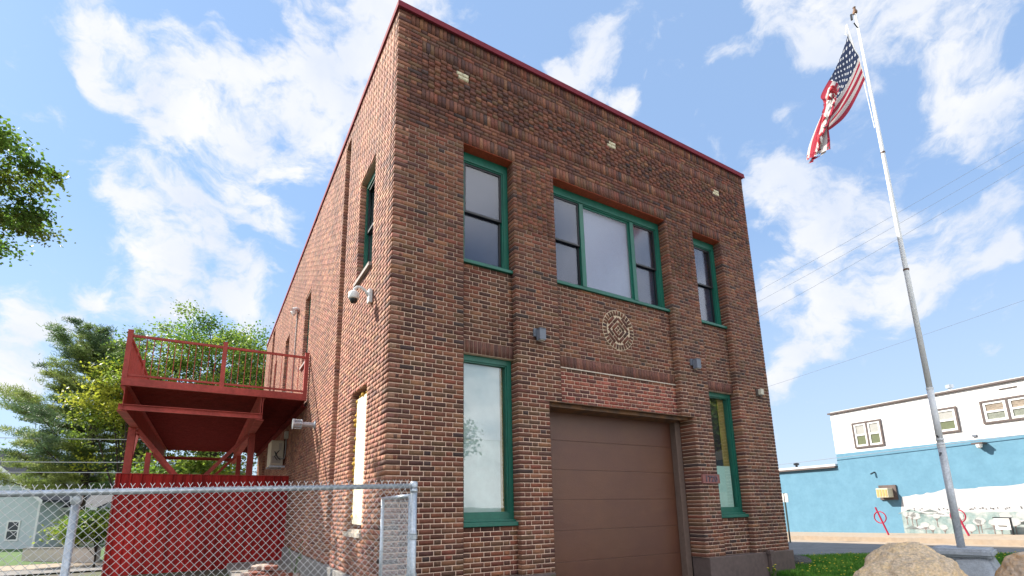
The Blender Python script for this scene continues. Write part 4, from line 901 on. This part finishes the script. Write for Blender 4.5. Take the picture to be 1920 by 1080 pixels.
mb = MB(); wbox(mb, -4.80, -4.38, -.36, -.06, 1.52, 1.86, mat('beige_unit', (.62, .54, .38), .6)); mb.build('casing', au, bevel=.01)
mb = MB()
for i in range(4): wbox(mb, -4.77 + i * .1, -4.70 + i * .1, -.372, -.361, 1.56, 1.82, mat('yellow_grille', (.45, .32, .12), .7))
mb.build('grille', au)
wl = thing('security_light', WP(-7.72, -.2, 3.15), 'small lamp with a black hood on the blue wall', 'wall light')
mb = MB(); wbox(mb, -7.9, -7.6, -.26, -.01, 3.18, 3.23, TRIM); mb.build('hood', wl); mb = MB(); mb.lathe(WP(-7.78, -.2, 3.12), [(0, -.09), (.07, -.05), (.09, .05)], WHITEP, 12); mb.build('lamp', wl)
mb = MB(); mb.tube([WP(-4.15, -.15, 2.43), WP(-4.22, -.04, 2.50), WP(-4.22, 0, 2.5)], .03, SASH, 6); tag(mb.build('overflow_spout'), 'short dark spout poking from the blue wall', 'spout')
mb = MB(); q_ = WP(-6.9, .6, 5.1); mb.lathe(q_, [(.06, 0), (.06, .22), (.12, .24), (.12, .34), (0, .38)], GALV, 12); mb.build('roof_vent', bb)
mb = MB(); q_ = WP(-.2, .8, 2.9); mb.lathe(q_, [(.05, 0), (.05, .2), (.12, .22), (.12, .3), (0, .34)], SASH, 10); mb.build('roof_vent', bb)
# painted mural
mu = MB(); rr = random.Random(11)
MW = mat('mural_white', (.42, .42, .43), .85, var=.05); MT = mat('mural_teal', (.20, .28, .28), .85, var=.2, scale=3, col2=(.31, .34, .33)); MG = mat('mural_grey', (.15, .175, .175), .85, var=.2); MBn = mat('mural_brown', (.19, .13, .12), .85, var=.2); MC = mat('mural_crown', (.37, .38, .38), .85, var=.08)
top = [(s_2, 1.50 + .42 * (1 - math.exp(-(-4.93 - s_2) / 2.2)) + .10 * mn.noise(Vector((s_2 * 1.3, 0, 0))) + .05 * mn.noise(Vector((s_2 * 5, 3, 0)))) for s_2 in np.arange(-4.93, -18, -.12)]
for i in range(len(top) - 1):
    (a, za), (c, zc2) = top[i], top[i + 1]
    if i == 0: za = 1.0
    mu.add([WP(a, -.010, .1), WP(c, -.010, .1), WP(c, -.010, zc2), WP(a, -.010, za)], [(0, 1, 2, 3)], MW)
    mu.add([WP(a, -.014, zs(a) + .02), WP(c, -.014, zs(c) + .02), WP(c, -.014, .95 + .06 * mn.noise(Vector((c * 2, 0, 1))) + .012 * (-c - 5)), WP(a, -.014, .95 + .06 * mn.noise(Vector((a * 2, 0, 1))) + .012 * (-a - 5))], [(0, 1, 2, 3)], MT)
def disc(mb, s_2, z, r1, r2, m, n_, k=14, jag=.15):
    P = []
    for i in range(k):
        t = 2 * math.pi * i / k; q = 1 + rr.uniform(-jag, jag); P.append(WP(s_2 + math.cos(t) * r1 * q, n_, z + math.sin(t) * r2 * q))
    mb.add(P, [tuple(range(k))], m)
for i in range(60):   # roofs and hills
    s_2 = rr.uniform(-15, -5.2); z = rr.uniform(.35, 1.0); w_ = rr.uniform(.2, .55); mu.add([WP(s_2 - w_, -.017, z), WP(s_2 + w_, -.017, z), WP(s_2, -.017, z + w_ * rr.uniform(.25, .5))], [(0, 1, 2)], rr.choice([MG, MT, MW, MT]))
for i in range(46):
    s_2 = -5.05 - i * .21 + rr.uniform(-.08, .08); z = rr.choice([.42, .62, .8]) + rr.uniform(-.05, .05) + .012 * (-s_2 - 5); k = rr.uniform(.10, .17)
    mu.add([WP(s_2 - .012, -.020, z - .32), WP(s_2 + .012, -.020, z - .32), WP(s_2 + .006, -.020, z), WP(s_2 - .006, -.020, z)], [(0, 1, 2, 3)], MBn)
    for sg in (-1, 1): mu.add([WP(s_2, -.020, z - .12), WP(s_2 + sg * .08, -.020, z + .02), WP(s_2 + sg * .07, -.020, z + .03), WP(s_2, -.020, z - .09)], [(0, 1, 2, 3)], MBn)
    disc(mu, s_2, z + .06, k, k * .75, MC, -.022)
for i in range(90):
    s_2 = rr.uniform(-15, -5.1); z = 1.06 + .014 * (-s_2 - 5) + rr.uniform(-.03, .04); disc(mu, s_2, z, .018, .018, SASH, -.022, 6, 0)
mu.build('mural', bb)
# hoops for bicycles
def hoop(s_2, n_, lab):
    o = thing('bicycle_hoop', WP(s_2, n_, zs(s_2)), lab, 'bike rack', 'red bicycle hoops on the far pavement'); z0 = zs(s_2) + .02; RR = mat('crimson_steel', (.33, .01, .04), .4)
    s = MB(); s.tube([WP(s_2 - .12, n_, z0), WP(s_2 + .18, n_, z0 + .95)], .03, RR, 8); s.build('post', o)
    s = MB(); s.tube([WP(s_2 + .07 + .2 * math.cos(t), n_ + .0, z0 + .60 + .2 * math.sin(t)) for t in np.linspace(0, 2 * math.pi, 25)], .02, RR, 6, False); s.build('ring', o)
hoop(-5.25, -1.6, 'red bicycle hoop in front of the plain blue wall'); hoop(-7.5, -1.4, 'red bicycle hoop in front of the mural, half hidden by the flagpole')
sg = thing('sign_post', WP(1.5, -3.6, 0), 'thin parking sign post seen edge on beside the brick building', 'sign post')
q = atD(1480, 1002, 17.5); q2 = atD(1470, 924, 17.4)
s = MB(); s.tube([(q[0], q[1], -.1), (q[0], q[1], q2[2])], .028, mat('post_dark', (.05, .07, .06), .6), 6); s.build('post', sg)
s = MB(); s.box(q[0] - .02, q[0] + .02, q[1] - .12, q[1] + .10, q2[2] - .32, q2[2] - .02, WHITEP); s.build('plate', sg)
mbx = thing('meter_box', WP(-7.9, -.3, .5), 'small white notice board standing before the mural', 'board')
s = MB(); wbox(s, -8.2, -7.8, -.32, -.28, .45, .80, WHITEP); s.build('board', mbx); s = MB(); wbox(s, -8.24, -7.78, -.33, -.31, .80, .83, SASH); wbox(s, -8.22, -8.19, -.33, -.27, .15, .80, SASH); wbox(s, -8.1, -7.88, -.335, -.325, .55, .58, SASH); s.build('frame', mbx)

# ------------------------------------------------------------------ overhead wires
def wire(p, q, sag, r_, lab, m=None, cat='cable', grp=None):
    p = Vector(p); q = Vector(q); s = MB(); n = 24
    s.tube([p.lerp(q, i / n) - Vector((0, 0, sag * 4 * (i / n) * (1 - i / n))) for i in range(n + 1)], r_, m or mat('cable_grey', (.22, .25, .30), .6), 5, False); return tag(s.build('overhead_cable'), lab, cat, grp)
GW = 'overhead cables at the right'
wire(atD(1330, 595, 34), atD(2000, 215, 26), .15, .009, 'uppermost of the cables crossing the sky behind the flagpole', grp=GW)
wire(atD(1330, 615, 34), atD(2000, 238, 26), .15, .009, 'second of the cables crossing the sky behind the flagpole', grp=GW)
wire(atD(1330, 645, 34), atD(2000, 262, 26), .15, .009, 'third of the cables crossing the sky behind the flagpole', grp=GW)
wire(atD(1330, 760, 34), atD(2000, 535, 26), .1, .009, 'lone lower cable sloping from the brick facade to the right edge', grp=GW)
wire(WP(10, -.1, 3.0), WP(-12, -.1, 3.42), .05, .012, 'cable fixed along the top of the blue paint', grp=GW)
GL_ = 'overhead cables at the left'
for (ya, yb, D1) in ((818, 826, 24), (864, 866, 22), (884, 884, 22)):
    wire(atD(-150, ya, D1), atD(560, yb, D1 + 3), .05, .018, {818: 'highest of the three cables in front of the trees', 864: 'middle of the three cables in front of the trees', 884: 'lowest of the three cables in front of the trees'}[ya], mat('cable_pale', (.35, .37, .38), .5), grp=GL_)

# ------------------------------------------------------------------ house at the far left
AX = np.array([.864, -.503]); AB = np.array([.505, .863]); HO = atD(66, 1010, 33.5)
def HP(u, n, z): p = HO[:2] + AX * u + AB * n; return (p[0], p[1], z)
hs_ = thing('clapboard_house', HP(-4, 3, -.9), 'pale grey clapboard house with dark gabled roof behind the fence', 'house')
SID = mat('pale_siding', (.50, .56, .57), .8, var=.05, scale=3); SHI = mat('dark_shingles', (.055, .058, .068), .9, var=.4, scale=8); OLI = mat('tan_siding', (.45, .44, .34), .8, var=.1)
def hbox(mb, u0, u1, n0, n1, z0, z1, m): mb.box(u0, u1, n0, n1, z0, z1, m, T=lambda p: HP(*p))
zb2 = -1.0; ze = 2.6; apx = -4.3; zap = ze + 3.1
mb = MB()
z = zb2
while z < ze - .02: hbox(mb, -8.6, 0, -.0 - .012, .0, z, z + .105, SID); z += .12
hbox(mb, -8.6, 0, 0, 8, zb2, ze, SID)
for i in range(24):
    za = ze + i * .12; w_ = 4.3 * (1 - (za - ze) / 3.1); hbox(mb, apx - w_, apx + w_, -.012, .05, za, za + .105, SID)
mb.build('wall', hs_)
mb = MB()
for sgn in (-1, 1):
    a = (apx, zap); c = (apx + sgn * 4.9, zap - 3.1 * 4.9 / 4.3)
    P = [HP(a[0], -.6, a[1]), HP(c[0], -.6, c[1]), HP(c[0], 8.4, c[1]), HP(a[0], 8.4, a[1]), HP(a[0], -.6, a[1] + .16), HP(c[0], -.6, c[1] + .16), HP(c[0], 8.4, c[1] + .16), HP(a[0], 8.4, a[1] + .16)]
    mb.add(P, [(0, 1, 2, 3), (4, 7, 6, 5), (1, 5, 6, 2), (3, 2, 6, 7)], SHI)
mb.build('roof', hs_)
mb = MB()
for sgn in (-1, 1):
    a = (apx, zap); c = (apx + sgn * 4.9, zap - 3.1 * 4.9 / 4.3); mb.add([HP(a[0], -.63, a[1] - .12), HP(c[0], -.63, c[1] - .12), HP(c[0], -.63, c[1] + .14), HP(a[0], -.63, a[1] + .14), HP(a[0], -.6, a[1] - .12), HP(c[0], -.6, c[1] - .12), HP(c[0], -.6, c[1] + .14), HP(a[0], -.6, a[1] + .14)], [(0, 1, 2, 3), (4, 7, 6, 5), (0, 4, 5, 1), (1, 5, 6, 2)], WHITEP)
mb.build('bargeboard', hs_)
mb = MB(); hbox(mb, 0.01, 2.3, 2.5, 7, zb2, 1.75, OLI); mb.build('porch', hs_)
mb = MB(); P = [HP(-.1, 1.6, 1.7), HP(2.6, 1.6, 1.7), HP(2.6, 4.6, 2.8), HP(-.1, 4.6, 2.8)]; P2 = [(p[0], p[1], p[2] + .12) for p in P]; mb.add(P + P2, [(0, 1, 2, 3), (4, 7, 6, 5), (0, 4, 5, 1), (1, 5, 6, 2)], SHI); hbox(mb, -.1, 2.6, 1.55, 1.6, 1.62, 1.82, WHITEP); mb.build('porch_roof', hs_)
def hwin(u0, u1, n_, z0, z1):
    f = MB(); e = .1; hbox(f, u0 - e, u1 + e, n_ - .05, n_ - .013, z0 - e, z0, WHITEP); hbox(f, u0 - e, u1 + e, n_ - .05, n_ - .013, z1, z1 + e, WHITEP); hbox(f, u0 - e, u0, n_ - .05, n_ - .013, z0, z1, WHITEP); hbox(f, u1, u1 + e, n_ - .05, n_ - .013, z0, z1, WHITEP); hbox(f, u0, u1, n_ - .045, n_ - .013, (z0 + z1) / 2 - .03, (z0 + z1) / 2 + .03, WHITEP)
    fo2 = f.build('window', hs_); g2 = MB(); hbox(g2, u0, u1, n_ - .03, n_ - .014, z0, z1, mat('house_glass', (.05, .055, .07), .15)); put(g2.build('pane'), fo2)
hwin(-1.95, -1.25, 0, -.25, .9); hwin(-.95 - 5, -.2 - 5, 0, -.25, .9); hwin(-4.7, -3.9, 0, 2.4, 3.4); hwin(.75, 1.25, 2.49, -.1, 1.1); hwin(1.5, 2.0, 2.49, -.1, 1.1)
mb = MB(); hbox(mb, -.12, 0.02, -.06, 0, zb2, ze, WHITEP); mb.build('corner_board', hs_)
# concrete barrier by the road
bt = MB(); pa = atD(46, 1040, 26.5); pb_ = atD(186, 1030, 26.0)
for (p_, q_) in ((pa, pb_),):
    d = Vector((q_[0] - p_[0], q_[1] - p_[1], 0)); bt.beam((p_[0], p_[1], -.78), (q_[0], q_[1], -.74), .25, .75, mat('barrier_concrete', (.48, .42, .36), .9, var=.15)); bt.beam((p_[0], p_[1], -.39), (q_[0], q_[1], -.35), .32, .06, CONC)
tag(bt.build('low_wall'), 'low concrete wall beside the road in front of the pale house', 'wall')

# ------------------------------------------------------------------ trees
def leafcloud(name, P, sizes, cols, m, parent, seed, flat=.0, kite=True):
    """one leaf-shaped face per point, in random attitudes"""
    r_ = np.random.RandomState(seed); n = len(P)
    nrm = r_.normal(size=(n, 3)); nrm[:, 2] = np.abs(nrm[:, 2]) + flat; nrm /= np.linalg.norm(nrm, axis=1)[:, None]
    a = np.cross(nrm, r_.normal(size=(n, 3))); a /= np.linalg.norm(a, axis=1)[:, None]; b_ = np.cross(nrm, a)
    s_2 = sizes[:, None]
    v = np.stack([P - a * s_2 * .5, P + b_ * s_2 * .36 + nrm * s_2 * .06, P + a * s_2 * .55, P - b_ * s_2 * .36 + nrm * s_2 * .06], 1).reshape(-1, 3).astype(np.float32)
    f = np.arange(4 * n, dtype=np.int32)
    me = bpy.data.meshes.new(name); me.vertices.add(4 * n); me.vertices.foreach_set('co', v.ravel()); me.loops.add(4 * n); me.loops.foreach_set('vertex_index', f)
    me.polygons.add(n); me.polygons.foreach_set('loop_start', np.arange(0, 4 * n, 4, dtype=np.int32)); me.polygons.foreach_set('loop_total', np.full(n, 4, dtype=np.int32))
    ca = me.color_attributes.new('Col', 'FLOAT_COLOR', 'CORNER'); cc = np.ones((n, 4, 4), dtype=np.float32); cc[:, :, :3] = cols[:, None, :]; ca.data.foreach_set('color', cc.ravel())
    me.materials.append(m); me.update(calc_edges=True); o = bpy.data.objects.new(name, me); COL.objects.link(o); put(o, parent); return o
LEAF = mat('leaf', (1, 1, 1), .5, attr=True, var=.15, scale=2, trans=.5)
NEED = mat('needle', (1, 1, 1), .6, attr=True, var=.15, scale=2, trans=.4)
def broadleaf(loc, h, crown_r, crown_z, n_clump, per, leaf, cols, lab, seed, spread=.45, squash=.85, group=None, trunk_r=.25, cat='tree'):
    rr = random.Random(seed); r_ = np.random.RandomState(seed); o = thing('maple_tree', loc, lab, cat, group); loc = Vector(loc)
    s = MB(); top = loc + Vector((rr.uniform(-.3, .3), rr.uniform(-.3, .3), h * .55))
    s.tube([loc - Vector((0, 0, .3)), loc + Vector((0, 0, h * .2)), top], [trunk_r, trunk_r * .8, trunk_r * .5], BARK, 8)
    C0 = loc + Vector((0, 0, crown_z)); cl_ = []
    nl = 14
    limbs = []
    for i in range(nl):
        a = 2 * math.pi * i / nl + rr.uniform(-.3, .3); e = rr.uniform(-.1, 1.25); d = Vector((math.cos(a) * math.cos(e), math.sin(a) * math.cos(e), math.sin(e) * squash * h * .45 / crown_r)); end = C0 + d * crown_r * .75
        st_ = loc + Vector((0, 0, h * rr.uniform(.18, .5))); mid = st_.lerp(end, .5) + Vector((rr.uniform(-.3, .3), rr.uniform(-.3, .3), .2))
        s.tube([st_, mid, end], [trunk_r * .4, trunk_r * .22, .02], BARK, 6); limbs.append((st_, mid, end))
        for j in range(5):
            p = mid.lerp(end, rr.uniform(0, .9)); q = p + Vector((rr.uniform(-1, 1), rr.uniform(-1, 1), rr.uniform(-.2, .9))).normalized() * crown_r * .35; s.tube([p, p.lerp(q, .5) + Vector((0, 0, .08)), q], [trunk_r * .12, trunk_r * .08, .01], BARK, 4); cl_.append(q)
        cl_.append(end)
    s.build('trunk', o, smooth=True)
    while len(cl_) < n_clump:
        d = Vector((rr.gauss(0, 1), rr.gauss(0, 1), rr.gauss(0, 1))).normalized() * (rr.random() ** .33)
        cl_.append(C0 + Vector((d.x * crown_r, d.y * crown_r, d.z * crown_r * squash)))
    P = []; Cc = []; cols = np.array(cols)
    for c in cl_:
        k = int(per * rr.uniform(.5, 1.4)); sg_ = spread * rr.uniform(.6, 1.3); q = r_.normal(size=(k, 3)) * sg_ * np.array([1, 1, .5]) + np.array(c)
        P.append(q); base = cols[r_.randint(len(cols))]; Cc.append(base * r_.uniform(.75, 1.25, (k, 1)))
    P = np.concatenate(P); Cc = np.concatenate(Cc); leafcloud('crown', P, r_.uniform(.7, 1.3, len(P)) * leaf, Cc, LEAF, o, seed, flat=.4); return o
YG = [(.34, .38, .04), (.26, .34, .04), (.20, .30, .04), (.40, .42, .05)]; MGn = [(.10, .20, .03), (.14, .25, .035), (.07, .15, .025), (.19, .28, .045)]; DG = [(.05, .12, .025), (.08, .16, .03), (.04, .09, .02)]
def gloc(px_, D): p = atD(px_, 1000, D); return (p[0], p[1], float(gz(p[0], p[1])))
broadleaf(gloc(385, 29), 15, 5.2, 9.5, 260, 200, .15, MGn + YG[1:3], 'large spring green maple rising behind the balcony railing', 21, .55, .85, trunk_r=.32)
broadleaf(gloc(500, 33), 13, 3.8, 10.3, 90, 160, .15, MGn, 'smaller green maple against the far end of the brick wall', 22, .5, .8)
broadleaf(gloc(215, 26), 10, 3.0, 7.3, 100, 200, .14, YG, 'yellow green maple between the pine and the balcony', 23, .42, .95, trunk_r=.16)
broadleaf(gloc(350, 24), 5.5, 3.2, 3.2, 80, 130, .17, YG[1:] + MGn, 'low leafy tree seen under the balcony deck', 24, .45, .7, trunk_r=.14)
broadleaf(gloc(185, 23), 3.0, 1.5, 1.5, 40, 130, .13, YG[1:] + MGn, 'bright green bush beside the red screen', 25, .3, .9, trunk_r=.05, cat='bush')
broadleaf(gloc(115, 45), 8, 4, 5.2, 70, 130, .18, DG + MGn[:1], 'dark green tree behind the pale house porch', 26, .45, .8, trunk_r=.18)
broadleaf(gloc(-10, 44), 8.5, 5, 5, 70, 110, .26, DG + MGn, 'distant round tree behind the pale house', 27, .7, .7)
# tree off the left edge whose boughs reach into view
lt = atD(-515, 700, 7.5)
broadleaf((lt[0], lt[1], 0), 10.8, 3.4, 7.65, 300, 260, .08, MGn + [(.12, .18, .02)], 'broad green tree whose boughs enter at the left edge', 31, .18, .33, trunk_r=.22)
# pine
def pine(loc, h, lab, seed):
    rr = random.Random(seed); r_ = np.random.RandomState(seed); o = thing('pine_tree', loc, lab, 'tree'); loc = Vector(loc); s = MB()
    s.tube([loc - Vector((0, 0, .3)), loc + Vector((.1, 0, h * .5)), loc + Vector((0, 0, h * .97))], [.28, .18, .03], BARK, 8); P = []; Cc = []; cols = np.array([(.11, .19, .06), (.15, .23, .06), (.20, .27, .07), (.08, .14, .06), (.24, .30, .08)])
    z = h * .27
    while z < h * .98:
        t = z / h; Lr = (4.5 * (1 - t) ** .6 + .7) * rr.uniform(.7, 1.15); nb_ = 6 if t < .85 else 4
        for i in range(nb_):
            a = rr.uniform(0, 6.28); L2 = Lr * rr.uniform(.6, 1.2); up = .25 + .9 * t
            p0 = loc + Vector((0, 0, z)); p1 = p0 + Vector((math.cos(a) * L2 * .5, math.sin(a) * L2 * .5, L2 * .12 * up)); p2 = p0 + Vector((math.cos(a) * L2, math.sin(a) * L2, L2 * .5 * up))
            s.tube([p0, p1, p2], [.055 * (1.2 - t), .03, .01], BARK, 5)
            k = int(L2 * 7) + 3; col = cols[r_.randint(len(cols))]
            for j in range(k):
                f_ = rr.uniform(.25, 1.05); c = (p0.lerp(p1, f_ * 2) if f_ < .5 else p1.lerp(p2, f_ * 2 - 1)); c = c + Vector((rr.uniform(-1, 1) * L2 * .15, rr.uniform(-1, 1) * L2 * .15, rr.uniform(-.04, .10)))
                n_ = 58; q = r_.normal(size=(n_, 3)) * np.array([.17, .17, .06]) + np.array(c); P.append(q); Cc.append(col * r_.uniform(.7, 1.3, (n_, 1)))
        z += h * .040 * rr.uniform(.7, 1.3)
    s.build('trunk', o, smooth=True); P = np.concatenate(P); Cc = np.concatenate(Cc)
    # needles: long thin faces
    n = len(P); d = r_.normal(size=(n, 3)); d[:, 2] = np.abs(d[:, 2]) * .8 + .1; d /= np.linalg.norm(d, axis=1)[:, None]; w_ = np.cross(d, r_.normal(size=(n, 3))); w_ /= np.linalg.norm(w_, axis=1)[:, None]
    l_ = r_.uniform(.12, .24, (n, 1)); v = np.stack([P - w_ * .016, P + w_ * .016, P + d * l_ + w_ * .008, P + d * l_ - w_ * .008], 1).reshape(-1, 3).astype(np.float32)
    me = bpy.data.meshes.new('crown'); me.vertices.add(4 * n); me.vertices.foreach_set('co', v.ravel()); me.loops.add(4 * n); me.loops.foreach_set('vertex_index', np.arange(4 * n, dtype=np.int32)); me.polygons.add(n); me.polygons.foreach_set('loop_start', np.arange(0, 4 * n, 4, dtype=np.int32)); me.polygons.foreach_set('loop_total', np.full(n, 4, dtype=np.int32))
    ca = me.color_attributes.new('Col', 'FLOAT_COLOR', 'CORNER'); cc = np.ones((n, 4, 4), dtype=np.float32); cc[:, :, :3] = Cc[:, None, :]; ca.data.foreach_set('color', cc.ravel()); me.materials.append(NEED); me.update(calc_edges=True)
    c_ = bpy.data.objects.new('crown', me); COL.objects.link(c_); put(c_, o)
pl = gloc(140, 27.5); pine(pl, 13.2, 'tall ragged pine left of the balcony', 41)
# trees across the road behind the viewer, seen in the window glass
broadleaf((15.6, -7.2, 0), 7, 2.5, 4.2, 60, 130, .26, MGn + YG[1:2], 'round tree across the road, mirrored in the right lower window', 51, .6, .9)
broadleaf((9.0, -22, 0), 7.5, 3.2, 4.3, 50, 110, .26, MGn + YG[:1], 'round tree across the road, mirrored in the left lower window', 52, .6, .9)
